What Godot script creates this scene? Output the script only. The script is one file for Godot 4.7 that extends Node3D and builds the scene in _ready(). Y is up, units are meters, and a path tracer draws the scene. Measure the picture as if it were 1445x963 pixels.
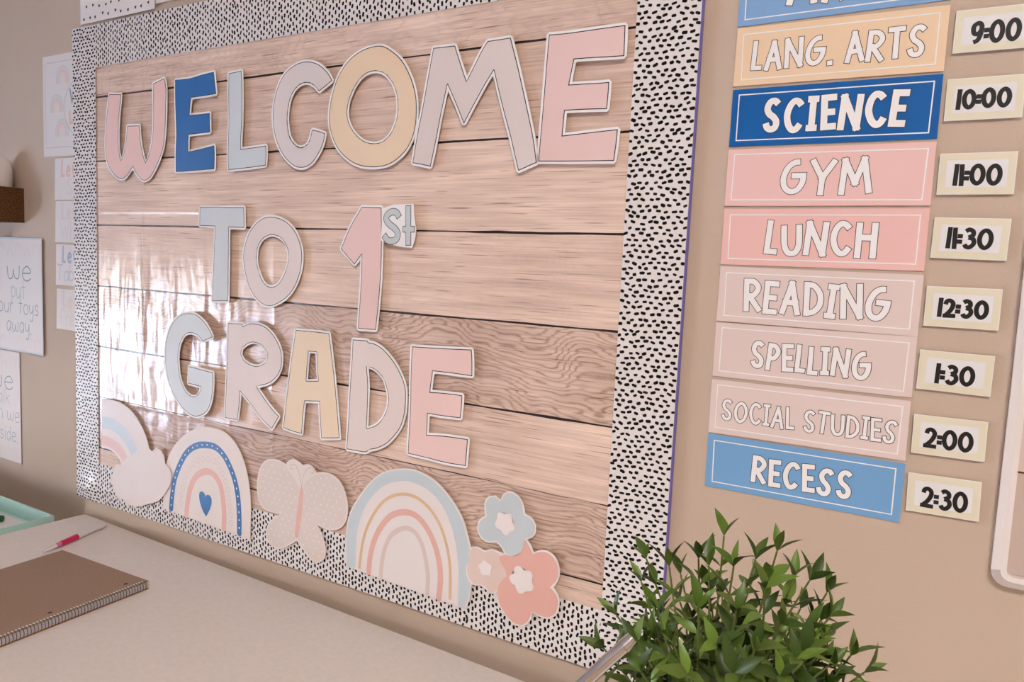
extends Node3D
# A classroom welcome board seen along the wall, with the day's schedule beside it. Units are metres; the board wall is z = 0.

# Outlines of the paper pieces on the board, in tenths of a millimetre on the wall: x along it, y up from the floor.
const SHAPES := {
	"w": [-13693,15530,-13332,15497,-13352,15351,-13392,15135,-13419,14834,-13417,14557,-13371,14375,-13343,14324,-13295,14372,-13228,14522,-13180,14712,-13150,14929,-12793,14915,-12758,14638,-12705,14474,-12651,14323,-12611,14263,-12557,14320,-12490,14439,-12424,14623,-12388,14887,-12383,15152,-12391,15416,-12400,15606,-12089,15674,-12034,15519,-12033,15233,-12046,14921,-12076,14660,-12119,14478,-12205,14322,-12337,14139,-12469,14008,-12603,13949,-12716,13959,-12829,14029,-12920,14114,-12984,14203,-13059,14131,-13176,14037,-13294,13990,-13412,14000,-13555,14074,-13699,14189,-13785,14347,-13826,14545,-13824,14742,-13796,14992,-13754,15268,-13718,15432],
	"e1": [-11786,15619,-11555,15613,-11352,15616,-11074,15646,-10783,15665,-10754,15490,-10721,15308,-11032,15297,-11358,15293,-11382,15163,-11397,15011,-11148,15008,-10881,15012,-10879,14854,-10866,14699,-11146,14693,-11420,14686,-11431,14553,-11434,14404,-11144,14434,-10759,14483,-10749,14298,-10755,14097,-11141,14087,-11507,14078,-11765,14077,-11766,14437,-11750,14697,-11767,15008,-11781,15319],
	"l": [-10419,15606,-10117,15622,-10096,15388,-10091,15099,-10094,14810,-10112,14568,-10110,14395,-9820,14410,-9530,14427,-9520,14279,-9531,14119,-9815,14101,-10105,14085,-10403,14073,-10420,14237,-10416,14508,-10406,14876,-10418,15244],
	"c": [-8406,15168,-8464,15226,-8535,15276,-8616,15308,-8696,15319,-8793,15304,-8883,15259,-8954,15196,-9008,15109,-9043,15007,-9063,14882,-9063,14754,-9040,14626,-8998,14519,-8919,14435,-8819,14377,-8730,14369,-8647,14400,-8593,14455,-8560,14533,-8537,14620,-8406,14593,-8269,14552,-8291,14441,-8345,14330,-8427,14220,-8521,14132,-8632,14078,-8746,14065,-8878,14085,-9013,14159,-9133,14257,-9238,14390,-9316,14534,-9364,14701,-9385,14867,-9371,15030,-9330,15190,-9275,15314,-9193,15434,-9078,15527,-8931,15593,-8801,15622,-8672,15625,-8528,15596,-8401,15543,-8273,15454,-8194,15370,-8149,15300,-8252,15247],
	"o1": [-7278,15705,-7179,15684,-7066,15626,-6925,15529,-6812,15415,-6712,15262,-6639,15112,-6587,14943,-6573,14798,-6574,14633,-6600,14490,-6649,14367,-6725,14255,-6831,14165,-6952,14094,-7090,14049,-7246,14032,-7404,14037,-7551,14058,-7716,14112,-7869,14201,-7993,14305,-8089,14432,-8155,14569,-8190,14727,-8189,14883,-8162,15036,-8112,15187,-8040,15335,-7938,15467,-7808,15574,-7663,15646,-7519,15688,-7377,15705],
	"o1_hole": [-7322,15364,-7208,15337,-7108,15280,-7007,15173,-6948,15064,-6910,14935,-6903,14809,-6915,14695,-6957,14582,-7023,14479,-7118,14405,-7229,14368,-7344,14366,-7475,14393,-7594,14453,-7715,14557,-7793,14660,-7836,14772,-7839,14871,-7813,14989,-7762,15094,-7692,15197,-7593,15292,-7465,15353],
	"m": [-6322,15574,-5970,15568,-5869,15329,-5766,15095,-5663,15265,-5549,15453,-5461,15569,-5118,15574,-5012,15269,-4920,14981,-4812,14629,-4718,14300,-4659,14012,-4788,13966,-4919,13919,-4982,14115,-5069,14382,-5160,14629,-5253,14899,-5348,15196,-5474,15026,-5627,14793,-5782,14549,-5906,14789,-6068,15079,-6112,14895,-6172,14622,-6232,14323,-6302,14011,-6459,14042,-6613,14068,-6551,14432,-6475,14781,-6414,15103,-6366,15353],
	"e2": [-4572,15549,-4431,15541,-4264,15538,-4031,15540,-3804,15542,-3572,15542,-3568,15368,-3565,15193,-3783,15201,-4011,15213,-4210,15218,-4236,15070,-4261,14929,-4063,14924,-3879,14917,-3736,14917,-3738,14764,-3746,14606,-3929,14614,-4115,14620,-4301,14622,-4309,14471,-4317,14328,-4075,14341,-3844,14354,-3592,14366,-3601,14188,-3618,14001,-3938,14007,-4294,14016,-4635,14027,-4627,14253,-4610,14616,-4597,14955,-4585,15270],
	"t": [-11086,13474,-9992,13467,-9978,13142,-10353,13144,-10355,11938,-10754,11910,-10695,13157,-11093,13164],
	"o2": [-9477,13318,-9262,13310,-9050,13245,-8869,13113,-8759,12949,-8702,12763,-8720,12534,-8803,12321,-8935,12145,-9113,12019,-9326,11928,-9481,11918,-9640,11974,-9802,12096,-9914,12266,-9996,12483,-10025,12680,-9989,12857,-9914,13033,-9788,13174,-9632,13274],
	"o2_hole": [-9379,13042,-9195,13011,-9073,12921,-9004,12796,-8995,12670,-9034,12521,-9121,12369,-9240,12256,-9362,12220,-9487,12244,-9596,12347,-9675,12496,-9715,12646,-9705,12777,-9644,12908,-9533,12997],
	"one": [-7514,13472,-7146,13464,-7126,13042,-7120,12617,-7144,12148,-7189,11712,-7528,11704,-7505,12126,-7490,12444,-7491,12791,-7628,12637,-7902,12859,-7725,13189],
	"st_back": [-7101,13444,-6895,13494,-6567,13500,-6552,13351,-6511,13165,-6528,13015,-6567,12921,-6775,12927,-6973,12968,-7114,13003],
	"st_s": [-6805,13331,-6852,13388,-6930,13403,-7013,13361,-7035,13300,-6983,13235,-6872,13168,-6821,13104,-6838,13028,-6925,12992,-6999,13006,-7067,13070],
	"st_t": [-6647,13482,-6626,12946],
	"st_x": [-6726,13162,-6535,13165],
	"g": [-10954,11214,-11083,11301,-11264,11333,-11425,11296,-11558,11165,-11632,10966,-11631,10725,-11570,10490,-11442,10312,-11257,10230,-11111,10248,-11025,10340,-10997,10429,-11347,10444,-11334,10747,-10674,10710,-10671,10454,-10718,10214,-10822,10035,-11000,9929,-11182,9889,-11403,9940,-11629,10071,-11819,10266,-11950,10496,-12013,10783,-11997,11077,-11898,11328,-11746,11509,-11560,11618,-11339,11666,-11121,11649,-10907,11548,-10765,11421,-10680,11312],
	"r": [-10368,11571,-10021,11584,-10007,11540,-9858,11597,-9665,11607,-9474,11569,-9285,11454,-9139,11271,-9092,11081,-9131,10902,-9252,10757,-9425,10658,-9666,10593,-9484,10419,-9292,10266,-9134,10169,-9298,9941,-9541,10075,-9804,10287,-10057,10460,-10080,10205,-10117,9970,-10430,9962,-10408,10439,-10382,11041],
	"r_hole": [-10028,11179,-9885,11269,-9743,11304,-9564,11276,-9435,11178,-9415,11083,-9495,10987,-9653,10921,-9847,10936,-9979,10990,-10047,11083],
	"a": [-8806,11581,-8451,11588,-8102,11588,-8040,11276,-7973,10918,-7913,10532,-7874,10255,-7841,10017,-8040,9983,-8216,9955,-8247,10230,-8274,10522,-8583,10487,-8614,10265,-8634,9960,-8829,9969,-9047,9995,-9002,10358,-8938,10808,-8878,11194],
	"a_hole": [-8521,11271,-8353,11279,-8332,11048,-8306,10838,-8560,10808,-8543,11054],
	"d": [-7624,11536,-7357,11543,-7321,11519,-7215,11512,-7075,11464,-6935,11371,-6795,11239,-6689,11092,-6616,10942,-6599,10759,-6617,10545,-6677,10363,-6789,10211,-6921,10082,-7091,9986,-7247,9933,-7324,9884,-7515,9875,-7695,9871,-7674,10256,-7655,10816,-7632,11233],
	"d_hole": [-7344,11170,-7237,11152,-7131,11109,-7025,11027,-6969,10926,-6919,10771,-6924,10636,-6971,10508,-7053,10388,-7172,10297,-7312,10243,-7305,10558,-7306,10886],
	"e3": [-6522,11536,-6188,11549,-5848,11566,-5515,11585,-5498,11426,-5489,11228,-5802,11230,-6143,11226,-6162,11074,-6178,10930,-5912,10946,-5637,10952,-5639,10808,-5652,10634,-5928,10623,-6206,10620,-6206,10472,-6209,10319,-5885,10351,-5519,10365,-5526,10191,-5537,9991,-5868,9979,-6218,9992,-6532,9997,-6524,10292,-6514,10691,-6523,11085],
	"cloud_rainbow": [-14015,9817,-13758,9838,-13443,9830,-13135,9744,-12894,9599,-12716,9422,-12598,9255,-12528,9082,-12452,9047,-12336,9125,-12192,9112,-12090,9027,-12067,8886,-11937,8818,-11881,8702,-11908,8533,-12021,8384,-12135,8252,-12308,8125,-12543,8040,-12722,7966,-12903,7910,-13087,7892,-13241,7898,-13366,7970,-13396,8079,-13521,8209,-13551,8358,-13468,8508,-13391,8636,-13422,8707,-13547,8801,-13705,8851,-13866,8863,-14028,8848],
	"cr_blue": [-14008,9351,-13795,9375,-13573,9350,-13354,9269,-13188,9163,-13049,9035,-12970,8935],
	"cr_pink": [-14013,9006,-13832,9012,-13653,8983,-13501,8934,-13377,8856,-13278,8751],
	"heart_rainbow": [-12164,8025,-12135,8289,-12107,8587,-12050,8889,-11909,9148,-11688,9381,-11417,9564,-11151,9681,-10891,9730,-10585,9725,-10335,9644,-10137,9491,-9988,9282,-9888,9032,-9826,8743,-9806,8411,-9813,7964],
	"hr_blue": [-11913,8077,-11880,8339,-11808,8643,-11659,8939,-11469,9185,-11228,9341,-10966,9404,-10709,9405,-10490,9297,-10328,9121,-10202,8907,-10125,8650,-10091,8351,-10081,8029],
	"hr_pink": [-11480,8058,-11438,8318,-11358,8584,-11225,8786,-11040,8908,-10884,8946,-10729,8912,-10575,8768,-10496,8508,-10467,8237,-10475,8027],
	"hr_loop": [-11640,8169,-11618,8390,-11532,8640,-11413,8876,-11200,9072,-10938,9159,-10691,9143,-10526,8983,-10398,8767,-10330,8507,-10298,8307,-10290,8103],
	"heart": [-11117,8524,-11064,8556,-10996,8541,-10964,8477,-10922,8520,-10854,8530,-10802,8481,-10801,8376,-10852,8261,-10940,8130,-11035,8223,-11105,8350,-11127,8452],
	"butterfly": [-9662,8875,-9651,9043,-9607,9216,-9494,9367,-9357,9433,-9176,9448,-8996,9405,-8931,9481,-8823,9522,-8713,9502,-8626,9461,-8499,9492,-8392,9464,-8327,9388,-8182,9424,-7997,9426,-7833,9349,-7729,9216,-7664,9046,-7658,8864,-7694,8733,-7791,8620,-7951,8547,-8115,8532,-8283,8558,-8197,8467,-8122,8326,-8084,8178,-8122,8042,-8225,7963,-8352,7954,-8481,8003,-8570,8094,-8725,8204,-8855,8108,-9032,8002,-9190,7965,-9328,7998,-9423,8093,-9439,8189,-9381,8335,-9246,8463,-9112,8557,-9316,8547,-9502,8575,-9621,8683],
	"bf_wing1": [-9634,8880,-9618,9049,-9574,9209,-9470,9345,-9356,9407,-9175,9419,-9009,9374,-8883,9281,-8771,9174,-8668,9066,-8674,8778,-8748,8231,-8878,8133,-9033,8034,-9181,7996,-9301,8028,-9381,8109,-9402,8198,-9344,8327,-9223,8445,-9089,8556,-9308,8572,-9479,8599,-9593,8699],
	"bf_wing2": [-8608,9078,-8555,9183,-8451,9281,-8305,9367,-8181,9399,-8013,9399,-7857,9323,-7756,9199,-7695,9033,-7690,8857,-7726,8739,-7811,8640,-7952,8575,-8108,8559,-8314,8599,-8230,8453,-8155,8319,-8117,8170,-8152,8054,-8225,7992,-8340,7983,-8452,8029,-8540,8118,-8691,8234,-8649,8655],
	"bf_body": [-8639,9119,-8607,9046,-8609,8791,-8646,8527,-8692,8276,-8735,8243,-8763,8292,-8734,8573,-8689,8871,-8659,9068],
	"bf_ant1": [-8634,9104,-8673,9256,-8732,9388,-8807,9438,-8877,9410,-8885,9361,-8832,9361],
	"bf_ant2": [-8626,9106,-8612,9251,-8547,9380,-8455,9447,-8378,9429,-8390,9371,-8444,9367],
	"blue_rainbow": [-7666,8045,-7680,8230,-7682,8543,-7649,8799,-7564,9002,-7432,9198,-7264,9412,-7078,9582,-6876,9693,-6640,9758,-6425,9782,-6229,9751,-6018,9676,-5825,9543,-5667,9391,-5544,9221,-5469,9041,-5413,8886,-5373,8727,-5356,8506,-5370,8333,-5394,8157,-5452,7976],
	"br_blue": [-7642,8057,-7656,8236,-7658,8548,-7625,8792,-7540,8992,-7408,9187,-7244,9398,-7063,9564,-6868,9670,-6639,9735,-6431,9758,-6239,9726,-6034,9653,-5848,9522,-5693,9372,-5569,9207,-5495,9030,-5439,8874,-5399,8721,-5381,8500,-5396,8332,-5421,8161,-5469,7988,-5586,7996,-5588,8390,-5611,8612,-5659,8857,-5755,9119,-5901,9344,-6114,9506,-6363,9582,-6614,9576,-6905,9477,-7125,9303,-7310,9054,-7418,8787,-7469,8529,-7473,8068],
	"br_yellow": [-7394,8075,-7364,8368,-7296,8660,-7170,8932,-6988,9180,-6788,9325,-6571,9391,-6355,9381,-6139,9280,-5959,9103,-5847,8899,-5768,8660,-5730,8411,-5720,8045],
	"br_pink": [-7209,8066,-7187,8318,-7119,8578,-6994,8818,-6813,9022,-6578,9125,-6362,9118,-6180,8997,-6032,8799,-5935,8562,-5896,8311,-5911,8016],
	"br_beige": [-6974,8065,-6956,8313,-6890,8570,-6766,8764,-6551,8895,-6369,8868,-6239,8722,-6159,8507,-6114,8284,-6114,8035],
	"flowers": [-5216,9470,-5211,9567,-5146,9649,-5053,9673,-4967,9635,-4931,9718,-4857,9768,-4766,9769,-4673,9716,-4618,9634,-4588,9520,-4482,9489,-4419,9410,-4419,9304,-4468,9227,-4540,9189,-4477,9118,-4434,9035,-4343,9089,-4242,9107,-4139,9066,-4071,8977,-4042,8867,-4063,8743,-4121,8648,-4053,8574,-4025,8476,-4040,8339,-4107,8249,-4205,8204,-4323,8206,-4413,8221,-4423,8136,-4492,8035,-4580,7990,-4687,7992,-4799,8056,-4897,8153,-4949,8250,-4964,8357,-5000,8319,-5079,8321,-5161,8360,-5242,8381,-5338,8356,-5423,8404,-5467,8506,-5459,8607,-5410,8690,-5441,8781,-5397,8890,-5301,8912,-5187,8883,-5062,8932,-4952,8925,-4874,8916,-4924,8986,-5005,9042,-5129,9007,-5242,9037,-5311,9119,-5315,9215,-5272,9307,-5195,9365],
	"fl_blue": [-5191,9476,-5189,9558,-5135,9632,-5052,9654,-4966,9611,-4915,9702,-4856,9746,-4771,9750,-4687,9699,-4638,9616,-4607,9503,-4502,9467,-4442,9400,-4442,9304,-4483,9242,-4584,9187,-4585,9080,-4648,8970,-4751,8910,-4844,8924,-4910,9004,-4991,9067,-5131,9029,-5227,9057,-5289,9132,-5293,9214,-5252,9295,-5172,9361],
	"fl_coral": [-4569,9177,-4506,9111,-4441,9012,-4341,9068,-4249,9084,-4152,9044,-4090,8965,-4064,8861,-4086,8750,-4172,8635,-4075,8555,-4047,8464,-4063,8346,-4122,8268,-4207,8225,-4324,8232,-4419,8238,-4452,8128,-4508,8052,-4582,8014,-4679,8016,-4784,8074,-4876,8165,-4928,8261,-4956,8387,-4915,8508,-4828,8613,-4849,8717,-4929,8780,-4949,8857,-4858,8901,-4751,8905,-4648,8962,-4587,9066],
	"fl_beige": [-5410,8690,-5427,8776,-5386,8870,-5300,8893,-5186,8861,-5061,8913,-4960,8896,-4936,8778,-4849,8717,-4843,8609,-4922,8512,-4972,8383,-5017,8337,-5080,8343,-5146,8387,-5234,8403,-5330,8378,-5404,8421,-5445,8518,-5439,8607],
	"fl_centers": [-4880,9331,-4729,9364,-4584,8627,-4408,8672,-5159,8645,-5056,8671],
}

const STEM_TIPS := [Vector3(-0.134,1.078,0.293),Vector3(-0.149,1.060,0.303),Vector3(-0.134,1.067,0.330),Vector3(-0.188,1.052,0.307),Vector3(-0.179,1.047,0.340),Vector3(-0.187,1.029,0.364),Vector3(-0.187,1.013,0.384),Vector3(-0.112,1.062,0.283),Vector3(-0.097,1.073,0.286),Vector3(-0.073,1.058,0.289),Vector3(-0.063,1.045,0.271),Vector3(-0.056,1.042,0.304),Vector3(-0.040,1.026,0.320),Vector3(-0.032,1.010,0.305),Vector3(-0.170,1.033,0.275),Vector3(-0.168,1.052,0.312),Vector3(-0.114,1.076,0.343),Vector3(-0.078,1.072,0.327),Vector3(-0.091,1.070,0.352),Vector3(-0.153,1.048,0.377),Vector3(-0.124,1.060,0.386),Vector3(-0.100,1.067,0.388),Vector3(-0.076,1.060,0.376),Vector3(-0.063,1.051,0.355),Vector3(-0.161,1.029,0.390),Vector3(-0.129,1.047,0.416),Vector3(-0.104,1.056,0.417),Vector3(-0.083,1.057,0.411),Vector3(-0.063,1.048,0.390),Vector3(-0.049,1.031,0.352),Vector3(-0.152,1.017,0.405),Vector3(-0.116,1.039,0.429),Vector3(-0.090,1.048,0.429),Vector3(-0.069,1.042,0.405),Vector3(-0.172,1.006,0.265),Vector3(-0.146,1.008,0.235),Vector3(-0.111,1.012,0.237),Vector3(-0.084,1.016,0.242),Vector3(-0.064,1.008,0.265),Vector3(-0.183,0.992,0.298),Vector3(-0.118,1.036,0.261),Vector3(-0.146,1.031,0.281)]

# Letters as strokes in a unit box: width, then strokes; "c" marks a curve, "o" a closed curve.
const GLYPHS := {
	"A": [0.8, [0,0,0.5,1], [0.5,1,1,0], [0.16,0.33,0.84,0.33]],
	"C": [0.78, ["c",1,0.84,0.75,0.98,0.45,1,0.15,0.82,0,0.5,0.15,0.18,0.45,0,0.75,0.03,1,0.2]],
	"D": [0.75, [0,0,0,1], ["c",0,1,0.5,0.95,0.9,0.72,1,0.48,0.9,0.25,0.5,0.05,0,0]],
	"E": [0.58, [0,0,0,1], [0,1,1,1], [0,0.5,0.85,0.5], [0,0,1,0]],
	"G": [0.88, ["c",0.8,0.98,0.5,0.95,0.2,0.78,0.02,0.45,0.1,0.15,0.38,0,0.72,0.05,0.95,0.28,1,0.52], [0.55,0.52,1,0.52]],
	"H": [0.75, [0,0,0,1], [1,0,1,1], [0,0.6,1,0.6]],
	"I": [0.42, [0.5,0,0.5,1], [0,1,1,1], [0,0,1,0]],
	"L": [0.5, [0,1,0,0], [0,0,1,0]],
	"M": [1.05, [0,0,0.14,1], [0.14,1,0.5,0.28], [0.5,0.28,0.84,1], [0.84,1,1,0]],
	"N": [0.82, [0,0,0,1], [0,1,1,0], [1,0,1,1]],
	"O": [0.88, ["o",0.5,1,0.15,0.84,0,0.5,0.15,0.16,0.5,0,0.85,0.16,1,0.5,0.85,0.84]],
	"P": [0.65, [0,0,0,1], ["c",0,1,0.6,0.98,1,0.76,0.62,0.48,0,0.42]],
	"R": [0.72, [0,0,0,1], ["c",0,1,0.6,0.98,0.95,0.76,0.6,0.5,0,0.44], [0.25,0.46,1,0]],
	"S": [0.74, ["c",1,0.88,0.72,1,0.35,0.97,0.12,0.76,0.28,0.56,0.6,0.44,0.85,0.26,0.75,0.06,0.42,0,0.12,0.08,0,0.24]],
	"T": [0.68, [0,1,1,1], [0.5,0,0.5,1]],
	"U": [0.78, ["c",0,1,0,0.6,0.03,0.27,0.22,0.05,0.5,0,0.78,0.05,0.97,0.27,1,0.6,1,1]],
	"W": [1.0, [0,1,0.25,0], [0.25,0,0.5,0.7], [0.5,0.7,0.75,0], [0.75,0,1,1]],
	"Y": [0.85, [0,1,0.5,0.48], [1,1,0.5,0.48], [0.5,0.48,0.5,0]],
	".": [0.16, [0,0,1,0]],
	":": [0.2, [0,0.3,1,0.3], [0,0.62,1,0.62]],
	"0": [0.78, ["o",0.5,1,0.14,0.84,0,0.5,0.14,0.16,0.5,0,0.86,0.16,1,0.5,0.86,0.84]],
	"1": [0.26, [0.5,0,0.5,1]],
	"2": [0.68, ["c",0,0.74,0.14,0.94,0.5,1,0.86,0.88,0.92,0.66,0.6,0.32,0,0], [0,0,1,0]],
	"3": [0.68, ["c",0.05,0.9,0.4,1,0.82,0.9,0.84,0.68,0.38,0.55], ["c",0.38,0.55,0.88,0.46,1,0.22,0.62,0,0.2,0.02,0,0.16]],
	"9": [0.7, ["o",0.5,1,0.12,0.88,0.05,0.66,0.22,0.46,0.6,0.44,0.9,0.6,0.95,0.8,0.8,0.95], ["c",0.95,0.75,0.9,0.4,0.65,0.1,0.2,0]],
	"a": [0.55, ["c",0.95,0.5,0.5,0.62,0.05,0.4,0.1,0.08,0.5,0,0.95,0.25], [1,0.6,1,0]],
	"b": [0.5, [0,1,0,0], ["c",0,0.45,0.4,0.62,0.9,0.5,0.95,0.2,0.55,0,0,0.1]],
	"d": [0.55, ["c",0.95,0.5,0.5,0.62,0.05,0.4,0.1,0.08,0.5,0,0.95,0.25], [1,1,1,0]],
	"e": [0.6, ["c",0.03,0.3,0.5,0.33,0.96,0.38,0.8,0.58,0.45,0.62,0.08,0.42,0.08,0.15,0.4,0,0.8,0.04,1,0.15]],
	"h": [0.55, [0,1,0,0], ["c",0,0.3,0.3,0.6,0.75,0.58,1,0.35,1,0]],
	"i": [0.16, [0.5,0.6,0.5,0], [0.5,0.82,0.5,0.86]],
	"k": [0.5, [0,1,0,0], [0.9,0.6,0,0.25], [0.3,0.35,1,0]],
	"l": [0.16, [0.5,1,0.5,0]],
	"n": [0.55, [0,0.6,0,0], ["c",0,0.3,0.3,0.6,0.75,0.58,1,0.35,1,0]],
	"o": [0.6, ["o",0.5,0.62,0.1,0.5,0,0.3,0.15,0.06,0.5,0,0.85,0.06,1,0.3,0.9,0.5]],
	"p": [0.5, [0,0.6,0,-0.4], ["c",0,0.45,0.4,0.62,0.9,0.5,0.95,0.2,0.55,0,0,0.1]],
	"r": [0.4, [0,0.6,0,0], ["c",0,0.35,0.4,0.6,1,0.58]],
	"s": [0.5, ["c",0.95,0.5,0.5,0.62,0.1,0.5,0.3,0.34,0.8,0.25,0.9,0.08,0.4,0,0,0.08]],
	"t": [0.5, [0.5,1,0.5,0], [0,0.62,1,0.62]],
	"u": [0.55, ["c",0,0.6,0.02,0.2,0.3,0,0.7,0.05,0.97,0.3], [1,0.6,1,0]],
	"v": [0.55, [0,0.6,0.5,0], [0.5,0,1,0.6]],
	"w": [0.85, ["c",0,0.6,0.06,0.12,0.24,0.02,0.44,0.14,0.5,0.45], ["c",0.5,0.45,0.56,0.14,0.76,0.02,0.94,0.12,1,0.6]],
	"y": [0.55, ["c",0,0.6,0.05,0.25,0.4,0.1,0.8,0.2,0.97,0.4], ["c",1,0.6,0.95,-0.1,0.6,-0.4,0.1,-0.3]],
	"ı": [0.16, [0.5,0.6,0.5,0]],
	"˙": [0.16, [0.5,0.82,0.5,0.86]],
	" ": [0.35],
}

var mats := {}
var taken := {}
var film_noise := FastNoiseLite.new()
var film_fine := FastNoiseLite.new()
var edge_noise := FastNoiseLite.new()


# ---------------------------------------------------------------- helpers
func mat(called: String, hex: String, rough := 0.6, spec := 0.4) -> StandardMaterial3D:
	if mats.has(called):
		return mats[called]
	var m := StandardMaterial3D.new()
	m.albedo_color = Color.html(hex)
	m.roughness = rough
	m.metallic_specular = spec
	mats[called] = m
	return m

func numbered(called: String) -> String:
	var n: int = taken.get(called, 0)
	taken[called] = n + 1
	return called if n == 0 else "%s_%03d" % [called, n]

func thing(called: String, label: String, category: String, at := Vector3.ZERO, group := "") -> Node3D:
	var o := Node3D.new()
	o.name = numbered(called)
	add_child(o)
	o.position = at
	o.set_meta("label", label)
	o.set_meta("category", category)
	if group:
		o.set_meta("group", group)
	return o

func part(parent: Node, called: String, mesh: Mesh, m: Material) -> MeshInstance3D:
	var o := MeshInstance3D.new()
	o.name = called
	o.mesh = mesh
	o.material_override = m
	parent.add_child(o, true)
	return o

func structure(called: String, mesh: Mesh, m: Material) -> MeshInstance3D:
	var o := part(self, called, mesh, m)
	o.set_meta("kind", "structure")
	return o

func begin() -> SurfaceTool:
	var st := SurfaceTool.new()
	st.begin(Mesh.PRIMITIVE_TRIANGLES)
	return st

func tri(st: SurfaceTool, a: Vector3, b: Vector3, c: Vector3, n: Vector3) -> void:
	# front faces run clockwise seen against the normal
	if (b - a).cross(c - a).dot(n) > 0.0:
		var t := b; b = c; c = t
	for p: Vector3 in [a, b, c]:
		st.set_normal(n)
		st.add_vertex(p)

func quad(st: SurfaceTool, a: Vector3, b: Vector3, c: Vector3, d: Vector3, n: Vector3) -> void:
	tri(st, a, b, c, n)
	tri(st, a, c, d, n)

func box(st: SurfaceTool, lo: Vector3, hi: Vector3) -> void:
	var p := func(i: int) -> Vector3: return Vector3(hi.x if i & 1 else lo.x, hi.y if i & 2 else lo.y, hi.z if i & 4 else lo.z)
	quad(st, p.call(0), p.call(2), p.call(6), p.call(4), Vector3.LEFT)
	quad(st, p.call(1), p.call(3), p.call(7), p.call(5), Vector3.RIGHT)
	quad(st, p.call(0), p.call(1), p.call(5), p.call(4), Vector3.DOWN)
	quad(st, p.call(2), p.call(3), p.call(7), p.call(6), Vector3.UP)
	quad(st, p.call(0), p.call(1), p.call(3), p.call(2), Vector3(0, 0, -1))
	quad(st, p.call(4), p.call(5), p.call(7), p.call(6), Vector3(0, 0, 1))

func box_mesh(lo: Vector3, hi: Vector3) -> ArrayMesh:
	var st := begin()
	box(st, lo, hi)
	return st.commit()

# A box with rounded vertical or all-round edges: an outline with rounded corners, extruded upwards with a chamfer.
func round_rect(w: float, h: float, r: float, n := 5) -> PackedVector2Array:
	var out := PackedVector2Array()
	for k in 4:
		var c := Vector2((w / 2 - r) * (1 if k == 0 or k == 3 else -1), (h / 2 - r) * (1 if k < 2 else -1))
		for i in n + 1:
			out.append(c + Vector2.from_angle(k * PI / 2 + i * PI / 2 / n) * r)
	return out

func inset(p: PackedVector2Array, d: float) -> PackedVector2Array:
	var r := Geometry2D.offset_polygon(p, d, Geometry2D.JOIN_ROUND if d > 0 else Geometry2D.JOIN_MITER)
	var best := PackedVector2Array()
	for q in r:
		if q.size() > best.size():
			best = q
	return best

func shape(key: String, at: Vector2) -> PackedVector2Array:
	var out := PackedVector2Array()
	var v: Array = SHAPES[key]
	for i in range(0, v.size(), 2):
		out.append(Vector2(v[i], v[i + 1]) / 10000.0 - at)
	return out

# Rounds the bends of a traced outline and keeps its corners.
func smooth(p: PackedVector2Array, closed := true, corner := 0.62, n := 4) -> PackedVector2Array:
	var out := PackedVector2Array()
	var c := p.size()
	var sharp := func(i: int) -> bool:
		if not closed and (i <= 0 or i >= c - 1):
			return true
		var a := p[(i - 1 + c) % c]; var b := p[i % c]; var d := p[(i + 1) % c]
		return absf((b - a).angle_to(d - b)) > corner
	for i in (c if closed else c - 1):
		var p1 := p[i]; var p2 := p[(i + 1) % c]
		var p0 := p1 * 2 - p2 if sharp.call(i) else p[(i - 1 + c) % c]
		var p3 := p2 * 2 - p1 if sharp.call((i + 1) % c) else p[(i + 2) % c]
		for k in n:
			out.append(p1.cubic_interpolate(p2, p0, p3, float(k) / n))
	if not closed:
		out.append(p[c - 1])
	return out

# Cuts an outline with holes into simple pieces.
func pieces(outer: PackedVector2Array, holes: Array) -> Array:
	var list: Array = [outer]
	for h: PackedVector2Array in holes:
		var mid := 0.0
		for q in h:
			mid += q.x / h.size()
		var next: Array = []
		for pc: PackedVector2Array in list:
			for side in [-1.0, 1.0]:
				var half := PackedVector2Array([Vector2(mid, -9), Vector2(mid + 9 * side, -9), Vector2(mid + 9 * side, 9), Vector2(mid, 9)])
				for a in Geometry2D.intersect_polygons(pc, half):
					for b in Geometry2D.clip_polygons(a, h):
						next.append(b)
		list = next
	return list

func cap(st: SurfaceTool, outer: PackedVector2Array, holes: Array, z: float, n := Vector3(0, 0, 1)) -> Vector2:
	var best := 0.0
	var inside := Vector2.ZERO
	for pc: PackedVector2Array in pieces(outer, holes):
		var t := Geometry2D.triangulate_polygon(pc)
		if t.is_empty():
			print("could not fill an outline of ", pc.size())
		for i in range(0, t.size(), 3):
			var a := pc[t[i]]; var b := pc[t[i + 1]]; var c := pc[t[i + 2]]
			tri(st, Vector3(a.x, a.y, z), Vector3(b.x, b.y, z), Vector3(c.x, c.y, z), n)
			var area := absf((b - a).cross(c - a))
			if area > best:
				best = area
				inside = (a + b + c) / 3
	return inside

func rim_wall(st: SurfaceTool, loop: PackedVector2Array, z0: float, z1: float, out := 1.0) -> void:
	var turn := -1.0 if Geometry2D.is_polygon_clockwise(loop) else 1.0
	for i in loop.size():
		var a := loop[i]; var b := loop[(i + 1) % loop.size()]
		var n := Vector2((b - a).y, -(b - a).x).normalized() * turn * out
		quad(st, Vector3(a.x, a.y, z0), Vector3(b.x, b.y, z0), Vector3(b.x, b.y, z1), Vector3(a.x, a.y, z1), Vector3(n.x, n.y, 0))

func slab(outer: PackedVector2Array, holes: Array, z0: float, z1: float) -> ArrayMesh:
	var st := begin()
	cap(st, outer, holes, z1)
	cap(st, outer, holes, z0, Vector3(0, 0, -1))
	rim_wall(st, outer, z0, z1)
	for h: PackedVector2Array in holes:
		rim_wall(st, h, z0, z1, -1.0)
	return st.commit()

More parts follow.
